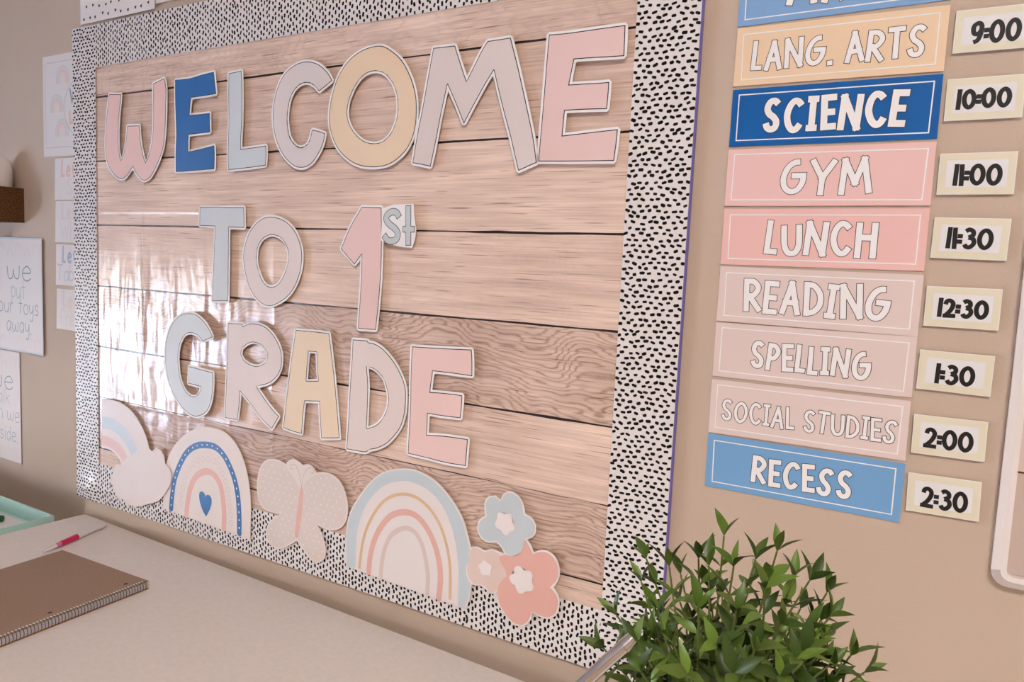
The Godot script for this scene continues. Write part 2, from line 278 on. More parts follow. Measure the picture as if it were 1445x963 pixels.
func sheet(outer: PackedVector2Array, holes: Array, z: float) -> ArrayMesh:
	var st := begin()
	cap(st, outer, holes, z)
	return st.commit()

# A flat stroke of even width along a line.
func ribbon(st: SurfaceTool, pts: PackedVector2Array, hw: float, z: float, closed := false, ext := 0.0) -> void:
	var p := pts.duplicate()
	var c := p.size()
	if not closed and ext > 0.0:
		p[0] += (p[0] - p[1]).normalized() * ext
		p[c - 1] += (p[c - 1] - p[c - 2]).normalized() * ext
	var l := PackedVector2Array(); var r := PackedVector2Array()
	for i in c:
		var a := p[(i - 1 + c) % c] if closed or i > 0 else p[0] * 2 - p[1]
		var b := p[(i + 1) % c] if closed or i < c - 1 else p[c - 1] * 2 - p[c - 2]
		var d1 := (p[i] - a).normalized(); var d2 := (b - p[i]).normalized()
		var m := (d1.orthogonal() + d2.orthogonal()).normalized()
		var k := hw / maxf(0.45, m.dot(d1.orthogonal()))
		l.append(p[i] + m * k); r.append(p[i] - m * k)
	for i in (c if closed else c - 1):
		var j := (i + 1) % c
		quad(st, Vector3(l[i].x, l[i].y, z), Vector3(l[j].x, l[j].y, z), Vector3(r[j].x, r[j].y, z), Vector3(r[i].x, r[i].y, z), Vector3(0, 0, 1))

func disc(st: SurfaceTool, at: Vector2, rx: float, ry: float, turn: float, z: float, n := 8) -> void:
	var q := PackedVector2Array()
	for i in n:
		var a := TAU * i / n
		q.append(at + Vector2(cos(a) * rx, sin(a) * ry).rotated(turn))
	for i in range(1, n - 1):
		tri(st, Vector3(q[0].x, q[0].y, z), Vector3(q[i].x, q[i].y, z), Vector3(q[i + 1].x, q[i + 1].y, z), Vector3(0, 0, 1))

func blob(at: Vector2, r: float, lobes := 5, depth := 0.16, turn := 0.0) -> PackedVector2Array:
	var out := PackedVector2Array()
	for i in 40:
		var a := TAU * i / 40
		out.append(at + Vector2.from_angle(a + turn) * r * (1 - depth + depth * 1.6 * absf(sin(a * lobes / 2.0))))
	return out

# Writes a line of stroke letters from x0 to x1; wob tilts and lifts single letters a little.
func write(st: SurfaceTool, text: String, x0: float, x1: float, base: float, capital: float, hw: float, z: float, grow := 0.0, wob := 0.0, gap := 0.14) -> void:
	var total := 0.0
	for ch in text:
		total += GLYPHS[ch][0] + gap
	total -= gap
	# glyph widths follow the height; what is left over is spread evenly
	var unit := (x1 - x0) / total
	var x := x0
	var rise := 0.0
	for i in text.length():
		var g: Array = GLYPHS[text[i]]
		var w: float = g[0] * unit
		var tilt := sin(i * 2.7 + text.length()) * wob
		var lift := sin(i * 4.1 + 1.0) * wob * capital * 0.35
		var mid := Vector2(x + w / 2, base + capital / 2)
		for s in range(1, g.size()):
			var raw: Array = g[s]
			var curved: bool = raw[0] is String
			var closed: bool = curved and raw[0] == "o"
			var pts := PackedVector2Array()
			for k in range(1 if curved else 0, raw.size(), 2):
				var q := Vector2(x + hw + float(raw[k]) * (w - 2 * hw) if w > 2.2 * hw else x + w / 2 + (float(raw[k]) - 0.5) * 0.0004, base + hw + float(raw[k + 1]) * (capital - 2 * hw))
				pts.append((q - mid).rotated(tilt) + mid + Vector2(0, lift))
			if curved:
				pts = smooth(pts, closed, 3.0, 5)
			rise += 0.000004
			ribbon(st, pts, hw + grow, z + rise, closed, grow + (hw if not curved else 0.0))
		x += w + gap * unit

func lathe(profile: Array, n := 28) -> ArrayMesh:
	var st := begin()
	st.set_smooth_group(0)
	for i in profile.size() - 1:
		var a: Vector2 = profile[i]; var b: Vector2 = profile[i + 1]
		for k in n:
			var t0 := TAU * k / n; var t1 := TAU * (k + 1) / n
			var q := [Vector3(a.x * cos(t0), a.y, a.x * sin(t0)), Vector3(b.x * cos(t0), b.y, b.x * sin(t0)), Vector3(b.x * cos(t1), b.y, b.x * sin(t1)), Vector3(a.x * cos(t1), a.y, a.x * sin(t1))]
			for j: int in [0, 1, 2, 0, 2, 3]:
				st.add_vertex(q[j])
	st.generate_normals()
	return st.commit()

func tube(points: PackedVector3Array, r0: float, r1: float, n := 8, lids := true) -> ArrayMesh:
	var st := begin()
	var rings: Array = []
	var side := Vector3.RIGHT
	for i in points.size():
		var d := (points[mini(i + 1, points.size() - 1)] - points[maxi(i - 1, 0)]).normalized()
		side = (side - d * side.dot(d)).normalized()
		if side.length() < 0.5:
			side = d.cross(Vector3.UP).normalized()
		var up := d.cross(side)
		var ring := []
		for k in n:
			var a := TAU * k / n
			ring.append(side * cos(a) + up * sin(a))
		rings.append(ring)
	for i in points.size() - 1:
		var ra := lerpf(r0, r1, float(i) / (points.size() - 1)); var rb := lerpf(r0, r1, float(i + 1) / (points.size() - 1))
		for k in n:
			var j := (k + 1) % n
			var q := [[rings[i][k], points[i], ra], [rings[i + 1][k], points[i + 1], rb], [rings[i + 1][j], points[i + 1], rb], [rings[i][j], points[i], ra]]
			for o: int in [0, 1, 2, 0, 2, 3]:
				st.set_normal(q[o][0])
				st.add_vertex(q[o][1] + q[o][0] * q[o][2])
	if lids:
		for e in [0, points.size() - 1]:
			var d := (points[e] - points[1 if e == 0 else e - 1]).normalized()
			var r := r0 if e == 0 else r1
			for k in n:
				tri(st, points[e], points[e] + rings[e][k] * r, points[e] + rings[e][(k + 1) % n] * r, d)
	return st.commit()

# ---------------------------------------------------------------- lights and camera
func set_view() -> void:
	var cam := Camera3D.new()
	cam.name = "camera"
	cam.fov = 48.84
	cam.near = 0.02
	cam.position = Vector3(0, 1.27, 0.845)
	cam.basis = Basis.from_euler(Vector3(-0.09747, 0.53170, 0.04542), EULER_ORDER_YXZ)
	cam.current = true
	add_child(cam)
	var env := Environment.new()
	env.background_mode = Environment.BG_SKY
	var sm := ProceduralSkyMaterial.new()
	sm.sky_top_color = Color(0.55, 0.68, 0.88)
	sm.sky_horizon_color = Color(0.88, 0.90, 0.93)
	sm.ground_horizon_color = Color(0.75, 0.73, 0.70)
	sm.ground_bottom_color = Color(0.5, 0.48, 0.45)
	sm.energy_multiplier = SKY
	var sky := Sky.new()
	sky.sky_material = sm
	env.sky = sky
	env.ambient_light_source = Environment.AMBIENT_SOURCE_SKY
	env.tonemap_mode = Environment.TONE_MAPPER_LINEAR
	env.tonemap_exposure = 1.12
	env.sdfgi_enabled = true
	env.ssao_enabled = true
	env.ssil_enabled = true
	var we := WorldEnvironment.new()
	we.name = "environment"
	we.environment = env
	add_child(we)
	var sun := DirectionalLight3D.new()
	sun.name = "sun"
	sun.light_energy = SUN
	sun.light_color = Color(1.0, 0.965, 0.93)
	sun.light_angular_distance = 0.5
	sun.shadow_enabled = true
	sun.basis = Basis.looking_at(Vector3(-0.55, -0.75, 0.25))
	add_child(sun)

const SKY := 60.0
const SUN := 70.0
const PANEL := 5.0
const ROOM_L := -3.9
const ROOM_R := 1.9
const ROOM_F := 3.4
const CEIL := 2.6
const FAR := -0.13
const CORNER := -1.485

# ---------------------------------------------------------------- the room
func build_room() -> void:
	var paint := mat("wall paint", "c5b09c", 0.75, 0.3)
	var nt := NoiseTexture2D.new()
	nt.width = 512; nt.height = 512; nt.seamless = true; nt.as_normal_map = true; nt.bump_strength = 2.0
	var fn := FastNoiseLite.new()
	fn.seed = 3; fn.frequency = 0.09
	nt.noise = fn
	paint.normal_enabled = true
	paint.normal_texture = nt
	paint.normal_scale = 0.25
	paint.uv1_triplanar = true
	paint.uv1_world_triplanar = true
	paint.uv1_scale = Vector3(6, 6, 6)
	structure("wall_back", box_mesh(Vector3(CORNER, 0, FAR - 0.12), Vector3(ROOM_R + 0.15, CEIL, 0)), paint)
	structure("wall_alcove", box_mesh(Vector3(ROOM_L - 0.15, 0, FAR - 0.12), Vector3(CORNER, CEIL, FAR)), paint)
	structure("wall_right", box_mesh(Vector3(ROOM_R, 0, 0), Vector3(ROOM_R + 0.15, CEIL, ROOM_F + 0.15)), paint)
	structure("wall_front", box_mesh(Vector3(ROOM_L - 0.15, 0, ROOM_F), Vector3(ROOM_R, CEIL, ROOM_F + 0.15)), paint)
	# the window wall, with its opening
	var st := begin()
	box(st, Vector3(ROOM_L - 0.15, 0, FAR), Vector3(ROOM_L, CEIL, WZ0))
	box(st, Vector3(ROOM_L - 0.15, 0, WZ1), Vector3(ROOM_L, CEIL, ROOM_F))
	box(st, Vector3(ROOM_L - 0.15, 0, WZ0), Vector3(ROOM_L, WY0, WZ1))
	box(st, Vector3(ROOM_L - 0.15, WY1, WZ0), Vector3(ROOM_L, CEIL, WZ1))
	structure("wall_left", st.commit(), paint)
	structure("floor", box_mesh(Vector3(ROOM_L - 0.15, -0.12, FAR - 0.12), Vector3(ROOM_R + 0.15, 0, ROOM_F + 0.15)), mat("floor vinyl", "b3aaa2", 0.45, 0.4))
	structure("ceiling", box_mesh(Vector3(ROOM_L - 0.15, CEIL, FAR - 0.12), Vector3(ROOM_R + 0.15, CEIL + 0.12, ROOM_F + 0.15)), mat("ceiling paint", "ece8e4", 0.85, 0.2))
	# window: frame, mullion, panes, sill and a half-drawn roller blind
	var wn := Node3D.new()
	wn.name = "window_1"
	add_child(wn)
	wn.set_meta("kind", "structure")
	wn.position = Vector3(ROOM_L - 0.06, WY0, (WZ0 + WZ1) / 2)
	var ww := WZ1 - WZ0
	var wh := WY1 - WY0
	var white := mat("window white", "ece8e2", 0.4, 0.5)
	st = begin()
	box(st, Vector3(-0.03, 0, -ww / 2), Vector3(0.03, 0.05, ww / 2))
	box(st, Vector3(-0.03, wh - 0.05, -ww / 2), Vector3(0.03, wh, ww / 2))
	box(st, Vector3(-0.03, 0.05, -ww / 2), Vector3(0.03, wh - 0.05, -ww / 2 + 0.05))
	box(st, Vector3(-0.03, 0.05, ww / 2 - 0.05), Vector3(0.03, wh - 0.05, ww / 2))
	part(wn, "window_frame", st.commit(), white)
	part(wn, "mullion", box_mesh(Vector3(-0.025, 0.05, -0.022), Vector3(0.025, wh - 0.05, 0.022)), white)
	var glass := mat("window glass", "ffffff", 0.02, 0.5)
	glass.transparency = BaseMaterial3D.TRANSPARENCY_ALPHA
	glass.albedo_color.a = 0.06
	for s in [-1.0, 1.0]:
		part(wn, "pane", box_mesh(Vector3(-0.003, 0.05, minf(s * 0.022, s * (ww / 2 - 0.05))), Vector3(0.003, wh - 0.05, maxf(s * 0.022, s * (ww / 2 - 0.05)))), glass)
	part(wn, "window_sill", box_mesh(Vector3(0.03, -0.03, -ww / 2 - 0.04), Vector3(0.13, 0.0, ww / 2 + 0.04)), white)
	var bl := thing("roller_blind", "pale fabric roller blind drawn halfway down the window", "blind", Vector3(ROOM_L + 0.02, BLIND, (WZ0 + WZ1) / 2))
	var fabric := mat("blind fabric", "e9dfd0", 0.9, 0.1)
	fabric.backlight_enabled = true
	fabric.backlight = Color(0.25, 0.22, 0.18)
	part(bl, "fabric", box_mesh(Vector3(-0.001, 0, -ww / 2 - 0.05), Vector3(0.001, WY1 + 0.06 - BLIND, ww / 2 + 0.05)), fabric)
	part(bl, "bottom_bar", box_mesh(Vector3(-0.006, -0.02, -ww / 2 - 0.05), Vector3(0.006, 0.0, ww / 2 + 0.05)), white)
	part(bl, "roller", tube(PackedVector3Array([Vector3(0, WY1 + 0.08 - BLIND, -ww / 2 - 0.06), Vector3(0, WY1 + 0.08 - BLIND, ww / 2 + 0.06)]), 0.025, 0.025, 14), white)
	# the paved yard that the sun lights outside
	structure("ground_outside", box_mesh(Vector3(-16, -0.35, -8), Vector3(ROOM_L - 0.15, -0.15, 12)), mat("yard concrete", "c8c7c4", 0.9, 0.2))
	# ceiling panels
	for spot: Vector3 in [Vector3(0.55, CEIL, 1.9)]:
		var lamp := thing("ceiling_light", "square white panel light in the ceiling behind the viewer", "ceiling light", spot)
		st = begin()
		for s in [-1.0, 1.0]:
			box(st, Vector3(minf(s * 0.28, s * 0.3), -0.03, -0.3), Vector3(maxf(s * 0.28, s * 0.3), 0, 0.3))
			box(st, Vector3(-0.28, -0.03, minf(s * 0.28, s * 0.3)), Vector3(0.28, 0, maxf(s * 0.28, s * 0.3)))
		part(lamp, "frame", st.commit(), white)
		var glow := mat("lamp diffuser", "fff4e6", 0.6, 0.3)
		glow.emission_enabled = true
		glow.emission = Color(0.99, 0.99, 1.0)
		glow.emission_energy_multiplier = 1.2
		part(lamp, "diffuser", box_mesh(Vector3(-0.28, -0.018, -0.28), Vector3(0.28, 0, 0.28)), glow)
		var al := AreaLight3D.new()
		al.name = "panel_light"
		al.area_size = Vector2(0.54, 0.54)
		al.light_energy = PANEL
		al.light_color = Color(1.0, 0.975, 0.96)
		al.shadow_enabled = true
		al.area_range = 12.0
		lamp.add_child(al)
		al.position = Vector3(0, -0.035, 0)
		al.basis = Basis.looking_at(Vector3.DOWN, Vector3.FORWARD)

const WZ0 := 1.15
const WZ1 := 2.45
const WY0 := 0.30
const WY1 := 2.05
const BLIND := 1.14

# ---------------------------------------------------------------- the board
const BX0 := -1.496
const BX1 := -0.270
const BY0 := 0.7715
const BY1 := 1.684
const WX0 := -1.420
const WX1 := -0.346
const SY0 := 0.850
const SY1 := 1.608

# How far the plastic sheet stands off the board: folds from the packet and soft wrinkles.
func film(x: float, y: float) -> float:
	var z := 0.0
	for f: Array in [[-1.277, 0.0011], [-1.105, 0.0005], [-1.042, 0.0008], [-0.938, 0.0006], [-0.765, 0.0003], [-0.713, 0.0007], [-0.595, 0.0006], [-0.42, 0.0004]]:
		z += f[1] * exp(-absf(x - f[0] + 0.002 * sin(y * 31.0)) / 0.005)
	for f: Array in [[1.34, 0.0007], [0.981, 0.0005], [1.488, 0.0003]]:
		z += f[1] * exp(-absf(y - f[0]) / 0.004) * (1.0 if x < -1.0 else 0.5)
	var loose := clampf((-0.9 - x) / 0.3, 0.12, 1.0) * clampf((1.33 - y) / 0.12, 0.25, 1.0)
	var round_o := exp(-(pow((x + 0.74) / 0.05, 2) + pow((y - 1.47) / 0.07, 2)))
	z += (film_noise.get_noise_2d(x * 80.0, y * 22.0) * 0.0016 + film_fine.get_noise_2d(x * 90.0, y * 40.0) * 0.00022) * maxf(loose, round_o * 0.8)
	var rim := clampf(minf(minf(x - WX0, WX1 - x), minf(y - SY0, SY1 - y)) / 0.02, 0.0, 1.0)
	return maxf(z, -0.0009) * rim

func wood_image() -> Image:
	var w := 1536
	var h := 1024
	var layers: Array = []
	for k: Array in [[11, 0.05, 96, 1024], [12, 0.25, 28, 1024], [13, 0.02, 192, 128], [14, 0.012, 384, 256], [15, 0.30, 34, 1024]]:
		var fn := FastNoiseLite.new()
		fn.seed = k[0]; fn.frequency = k[1]
		fn.fractal_octaves = 3
		var im := fn.get_image(k[2], k[3], false, false, false)
		im.convert(Image.FORMAT_L8)
		im.resize(w, h, Image.INTERPOLATE_CUBIC)
		layers.append(im.get_data())
	var soft: PackedByteArray = layers[0]
	var fine: PackedByteArray = layers[1]
	var tone: PackedByteArray = layers[2]
	var warp: PackedByteArray = layers[3]
	var crack: PackedByteArray = layers[4]
	var bytes := PackedByteArray()
	bytes.resize(w * h * 3)
	for y in h:
		var wy := SY1 - (y + 0.5) / h * (SY1 - SY0)
		var row := 0
		for i in PLANKS.size() - 1:
			if wy < PLANKS[i]:
				row = i
		var shift := (row % 2) * w
		var ringed: float = [0.16, 0.05, 0.0, 0.05, 0.72, 0.04, 0.75, 0.1, 0.2][row]
		var tint: float = [0.0, -0.02, 0.02, 0.02, -0.05, 0.01, -0.06, 0.0, 0.0][row]
		var dense: float = [3.0, 2.0, 2.0, 2.0, 15.0, 3.0, 17.0, 3.0, 3.0][row]
		for x in w:
			var xx := (x + shift) % (2 * w)
			var i := y * w + (xx if xx < w else 2 * w - 1 - xx)
			var a := soft[i] / 255.0 - 0.5
			var b := fine[i] / 255.0 - 0.5
			var t := tone[i] / 255.0 - 0.5
			var g := 0.85 + tint + a * 0.13 + b * 0.15 + t * 0.12
			if ringed > 0.0:
				var r := sin((wy * 9.0 * dense + warp[i] / 255.0 * 11.0 + a * 1.6) * TAU * 0.5)
				g -= ringed * 0.34 * pow(absf(r), 8.0) * (0.6 + b * 1.6)
			var cr := crack[i] / 255.0
			if cr < 0.30:
				g -= (0.30 - cr) * 2.0
			g = clampf(g, 0.12, 1.0)
			var o := (y * w + x) * 3
			# pale sand where the grain is light, red-brown where it is dark
			bytes[o] = int(clampf(g * 0.95 + 0.07, 0.0, 1.0) * 255.0)
			bytes[o + 1] = int(clampf(g * 1.0 - 0.08, 0.0, 1.0) * 255.0)
			bytes[o + 2] = int(clampf(g * 0.95 - 0.11, 0.0, 1.0) * 255.0)
	return Image.create_from_data(w, h, false, Image.FORMAT_RGB8, bytes)

const PLANKS := [1.608, 1.552, 1.434, 1.315, 1.199, 1.0825, 0.984, 0.883, 0.850]

func build_backdrop() -> void:
	var board := thing("bulletin_board", "large wall board under the wood print sheet and dotted border", "bulletin board", Vector3((BX0 + BX1) / 2, BY0, 0))
	var hw := (BX1 - BX0) / 2
	part(board, "panel", box_mesh(Vector3(-hw + 0.002, 0.002, 0.0002), Vector3(hw - 0.002, BY1 - BY0 - 0.002, 0.0042)), mat("board panel", "b9a189", 0.8))
	part(board, "edge_strip", box_mesh(Vector3(hw - 0.002, 0.0, 0.0002), Vector3(hw + 0.0012, BY1 - BY0, 0.0048)), mat("purple edge", "7f74b8", 0.5))
	var root := thing("wood_print_sheet", "glossy plastic sheet printed with pale wooden planks, filling the board", "backdrop", Vector3((WX0 + WX1) / 2, SY0, 0.0042))
	var at := root.position
	part(root, "base_sheet", box_mesh(Vector3(WX0 - 0.006, SY0 - 0.006, 0.0044) - at, Vector3(WX1 + 0.006, SY1 + 0.006, 0.0046) - at), mat("plank gap print", "2a211d", 0.35))
	var m := StandardMaterial3D.new()
	m.albedo_texture = ImageTexture.create_from_image(wood_image())
	m.roughness = 0.22
	m.metallic_specular = 0.5
	var bump := NoiseTexture2D.new()
	bump.width = 512; bump.height = 512; bump.seamless = true; bump.as_normal_map = true; bump.bump_strength = 3.0
	var fn := FastNoiseLite.new()
	fn.seed = 21; fn.frequency = 0.02; fn.fractal_octaves = 4
	bump.noise = fn
	m.normal_enabled = true
	m.normal_texture = bump
	m.normal_scale = 0.12
	for r in PLANKS.size() - 1:
		var thin := func(y: float) -> float: return 0.0005 if absf(y - 0.984) < 0.01 else 0.0014
		var top: float = PLANKS[r] - (thin.call(PLANKS[r]) if r > 0 else 0.0)
		var low: float = PLANKS[r + 1] + (thin.call(PLANKS[r + 1]) if r < PLANKS.size() - 2 else 0.0)
		var nx := 300
		var ny := maxi(6, int((top - low) / 0.0036))
		var verts := PackedVector3Array(); var norms := PackedVector3Array(); var uvs := PackedVector2Array(); var idx := PackedInt32Array()
		var tang := PackedFloat32Array()
		for j in ny + 1:
			for i in nx + 1:
				var x := lerpf(WX0 - 0.004, WX1 + 0.004, float(i) / nx)
				var v := float(j) / ny
				var y := lerpf(top + (edge_noise.get_noise_2d(x * 60.0, r * 40.0) * 0.0012 if r > 0 else 0.0), low + (edge_noise.get_noise_2d(x * 60.0, r * 40.0 + 17.0) * 0.0012 if r < PLANKS.size() - 2 else 0.0), v)
				var z := film(x, y)
				var e := 0.0008
				var n := Vector3(-(film(x + e, y) - z) / e, -(film(x, y + e) - z) / e, 1).normalized()
				verts.append(Vector3(x, y, 0.0061 + z) - at)
				norms.append(n)
				uvs.append(Vector2((x - WX0 + 0.004) / (WX1 - WX0 + 0.008), (SY1 - y) / (SY1 - SY0)))
				tang.append_array([1.0, 0.0, 0.0, 1.0])
		for j in ny:
			for i in nx:
				var a := j * (nx + 1) + i
				idx.append_array([a, a + 1, a + nx + 2, a, a + nx + 2, a + nx + 1])
		var arr := []
		arr.resize(Mesh.ARRAY_MAX)
		arr[Mesh.ARRAY_VERTEX] = verts; arr[Mesh.ARRAY_NORMAL] = norms; arr[Mesh.ARRAY_TEX_UV] = uvs; arr[Mesh.ARRAY_TANGENT] = tang; arr[Mesh.ARRAY_INDEX] = idx
		var mesh := ArrayMesh.new()
		mesh.add_surface_from_arrays(Mesh.PRIMITIVE_TRIANGLES, arr)
		part(root, "plank", mesh, m)

# The border trim lies flat but for a lifted lower left corner.
func curl(x: float, y: float) -> float:
	var c := exp(-(pow((x + 1.445) / 0.034, 2) + pow((y - 0.797) / 0.021, 2))) * 0.0078
	c += exp(-(pow((x + 1.452) / 0.009, 2) + pow((y - 1.12) / 0.13, 2))) * 0.0012
	return c

func border(label: String, x0: float, x1: float, y0: float, y1: float, upright: bool, z: float, seed_: int) -> void:
	var at := Vector3((x0 + x1) / 2, y0, z)
	var root := thing("border_strip", label, "border trim", at, "dotted border trim round the board")
	var st := begin()
	var nx := maxi(8, int((x1 - x0) / 0.006)); var ny := maxi(8, int((y1 - y0) / 0.006))
	var put := func(i: int, j: int) -> void:
		var x := lerpf(x0, x1, float(i) / nx); var y := lerpf(y0, y1, float(j) / ny)
		var e := 0.001
		var h := curl(x, y)
		st.set_normal(Vector3(-(curl(x + e, y) - h) / e, -(curl(x, y + e) - h) / e, 1).normalized())
		st.add_vertex(Vector3(x - at.x, y - at.y, h))
	for i in nx:
		for j in ny:
			for k: Array in [[0, 1], [1, 1], [1, 0], [0, 1], [1, 0], [0, 0]]:
				put.call(i + k[0], j + k[1])
	part(root, "paper", st.commit(), mat("border white", "e8e3e1", 0.34, 0.3))
	# printed dabs, placed on a shaken grid
	var rng := RandomNumberGenerator.new()
	rng.seed = seed_
	st = begin()
	var px := 0.0066 if upright else 0.0088
	var py := 0.0088 if upright else 0.0066
	var cols := int((x1 - x0) / px); var rows := int((y1 - y0) / py)
	for i in cols:
		for j in rows:
			var half := 0.5 * ((i if upright else j) % 2)
			var c := Vector2(x0 + (i + 0.25 + (0.0 if upright else half)) * (x1 - x0) / cols, y0 + (j + 0.25 + (half if upright else 0.0)) * (y1 - y0) / rows)
			c += Vector2(rng.randf_range(-1, 1), rng.randf_range(-1, 1)) * 0.0016
			var ang := rng.randf_range(-0.45, 0.45) + (PI / 2 if upright else 0.0)
			var l := rng.randf_range(0.0023, 0.0034); var wd := rng.randf_range(0.0015, 0.0021)
			var q: Array[Vector3] = []
			for k: Array in [[-1, -0.35], [-0.7, -0.9], [0.6, -0.95], [1, -0.4], [1, 0.45], [0.65, 0.95], [-0.65, 0.9], [-1, 0.4]]:
				var p := c + Vector2(k[0] * l, k[1] * wd).rotated(ang)
				p = p.clamp(Vector2(x0, y0), Vector2(x1, y1))
				q.append(Vector3(p.x - at.x, p.y - at.y, curl(p.x, p.y) + 0.00022))
			for k in range(1, 7):
				tri(st, q[0], q[k], q[k + 1], Vector3(0, 0, 1))
	part(root, "dab_print", st.commit(), mat("border black", "161414", 0.45, 0.25)).set_meta("kind", "stuff")

# ---------------------------------------------------------------- letters and cut-outs
func letter(called: String, key: String, holes: Array, hex: String, label: String, z := 0.0115, turn := 0.0) -> Node3D:
	var raw := shape(key, Vector2.ZERO)
	var box2 := Rect2(raw[0], Vector2.ZERO)
	for q in raw:
		box2 = box2.expand(q)
	var c := Vector2(box2.get_center().x, box2.position.y)
	var root := thing(called, label, "letter", Vector3(c.x, c.y, z), "cut-out letters of the welcome message")
	root.rotation.y = turn
	var face := smooth(shape(key, c))
	if Geometry2D.is_polygon_clockwise(face):
		face.reverse()
	var back := inset(face, 0.0030)
	var h_line: Array = []; var h_face: Array = []; var h_back: Array = []
	for hk: String in holes:
		var h := smooth(shape(hk, c))
		if Geometry2D.is_polygon_clockwise(h):
			h.reverse()
		h_line.append(h)
		h_face.append(inset(h, 0.0011))
		h_back.append(inset(h, -0.0028))
	part(root, "backing", slab(back, h_back, 0, 0.0008), mat("letter paper", "f7f5f4", 0.5, 0.4))
	part(root, "outline", sheet(face, h_line, 0.00092), mat("letter line", "1d1b1b", 0.5, 0.4))
	part(root, "face", sheet(inset(face, -0.0011), h_face, 0.00104), mat("letter " + hex, hex, 0.5, 0.4))
	mount(root, face, h_line, z)
	return root

# a foam pad that holds a cut-out off the sheet
func mount(root: Node3D, face: PackedVector2Array, holes: Array, z: float) -> void:
	var spot := cap(begin(), face, holes, 0)
	part(root, "foam_pad", box_mesh(Vector3(spot.x - 0.004, spot.y - 0.004, 0.0066 - z), Vector3(spot.x + 0.004, spot.y + 0.004, 0.0)), mat("foam", "e8e4de", 0.9))

func build_letters() -> void:
	letter("letter_w", "w", [], "ecc6bc", "pink paper letter W that begins WELCOME")
	letter("letter_e", "e1", [], "20629f", "deep blue paper letter E, second in WELCOME")
	letter("letter_l", "l", [], "d5dde1", "pale blue-grey paper letter L in WELCOME")
	letter("letter_c", "c", [], "e3d8d5", "blush grey paper letter C in WELCOME")
	letter("letter_o", "o1", ["o1_hole"], "ecd2b2", "large tan paper letter O in WELCOME")
	letter("letter_m", "m", [], "e2d5cf", "blush paper letter M in WELCOME")
	letter("letter_e", "e2", [], "ebcbc4", "pink paper letter E that ends WELCOME, by the right border")
	letter("letter_t", "t", [], "d6dbde", "pale grey paper letter T that begins TO", 0.014)
	letter("letter_o", "o2", ["o2_hole"], "e6d8d2", "blush paper letter O that ends TO")
	letter("numeral_one", "one", [], "eac8bf", "pink paper numeral 1 in the middle row")
	letter("letter_g", "g", [], "dbe0e3", "pale grey paper letter G that begins GRADE", 0.016, -0.03)
	letter("letter_r", "r", ["r_hole"], "e7d9d4", "blush paper letter R in GRADE", 0.0125)
	letter("letter_a", "a", ["a_hole"], "ecd6b8", "tan paper letter A in GRADE")
	letter("letter_d", "d", ["d_hole"], "e8d9d2", "blush paper letter D in GRADE")
	letter("letter_e", "e3", [], "eecdc4", "pink paper letter E that ends GRADE")
	# the small st beside the 1
	var c := Vector2(-0.683, 1.28)
	var root := thing("ordinal_tag", "small white paper tag with grey letters st beside the 1", "letter", Vector3(c.x, c.y, 0.0135))
	part(root, "backing", slab(inset(shape("st_back", c), 0.001), [], 0, 0.0008), mat("letter paper", "f7f5f4", 0.5))
	for k: Array in [["outline", 0.0009, 0.0008, "letter line", "1d1b1b"], ["face", 0.0, 0.00095, "letter st", "cdd3d6"]]:
		var st := begin()
		ribbon(st, smooth(shape("st_s", c), false, 3.0), 0.0042 + k[1], k[2] + 0.00011, false, k[1])
		ribbon(st, shape("st_x", c), 0.0036 + k[1], k[2] + 0.00012, false, k[1])
		ribbon(st, shape("st_t", c), 0.0040 + k[1], k[2] + 0.00013, false, k[1])
		part(root, k[0], st.commit(), mat(k[3], k[4], 0.5))
	mount(root, shape("st_back", c), [], 0.0135)

func cutout(called: String, key: String, label: String, category: String, hex: String, z := 0.0098, keep := 0.62) -> Array:
	var raw := shape(key, Vector2.ZERO)
	var box2 := Rect2(raw[0], Vector2.ZERO)
	for q in raw:
		box2 = box2.expand(q)
	var c := Vector2(box2.get_center().x, box2.position.y)
	var root := thing(called, label, category, Vector3(c.x, c.y, z), "paper cut-outs along the bottom of the board")
	var face := smooth(shape(key, c), true, keep)
	part(root, "backing", slab(face, [], 0, 0.0009), mat("cutout " + hex, hex, 0.42, 0.4))
	mount(root, face, [], z)
	return [root, c]

func band(root: Node3D, key: String, c: Vector2, hw: float, z: float, hex: String, called := "band", rounded := false) -> void:
	var st := begin()
	var line := smooth(shape(key, c), false, 3.0, 5)
	ribbon(st, line, hw, z)
	if rounded:
		disc(st, line[0], hw, hw, 0, z + 0.00004, 14)
		disc(st, line[line.size() - 1], hw, hw, 0, z + 0.00004, 14)
	part(root, called, st.commit(), mat("band " + hex, hex, 0.42, 0.4))

func along(line: PackedVector2Array, step: float) -> PackedVector2Array:
	var out := PackedVector2Array()
	var left := step * 0.5
	for i in line.size() - 1:
		var d := line[i].distance_to(line[i + 1])
		var at := left
		while at < d:
			out.append(line[i].lerp(line[i + 1], at / d))
			at += step
		left = at - d
	return out

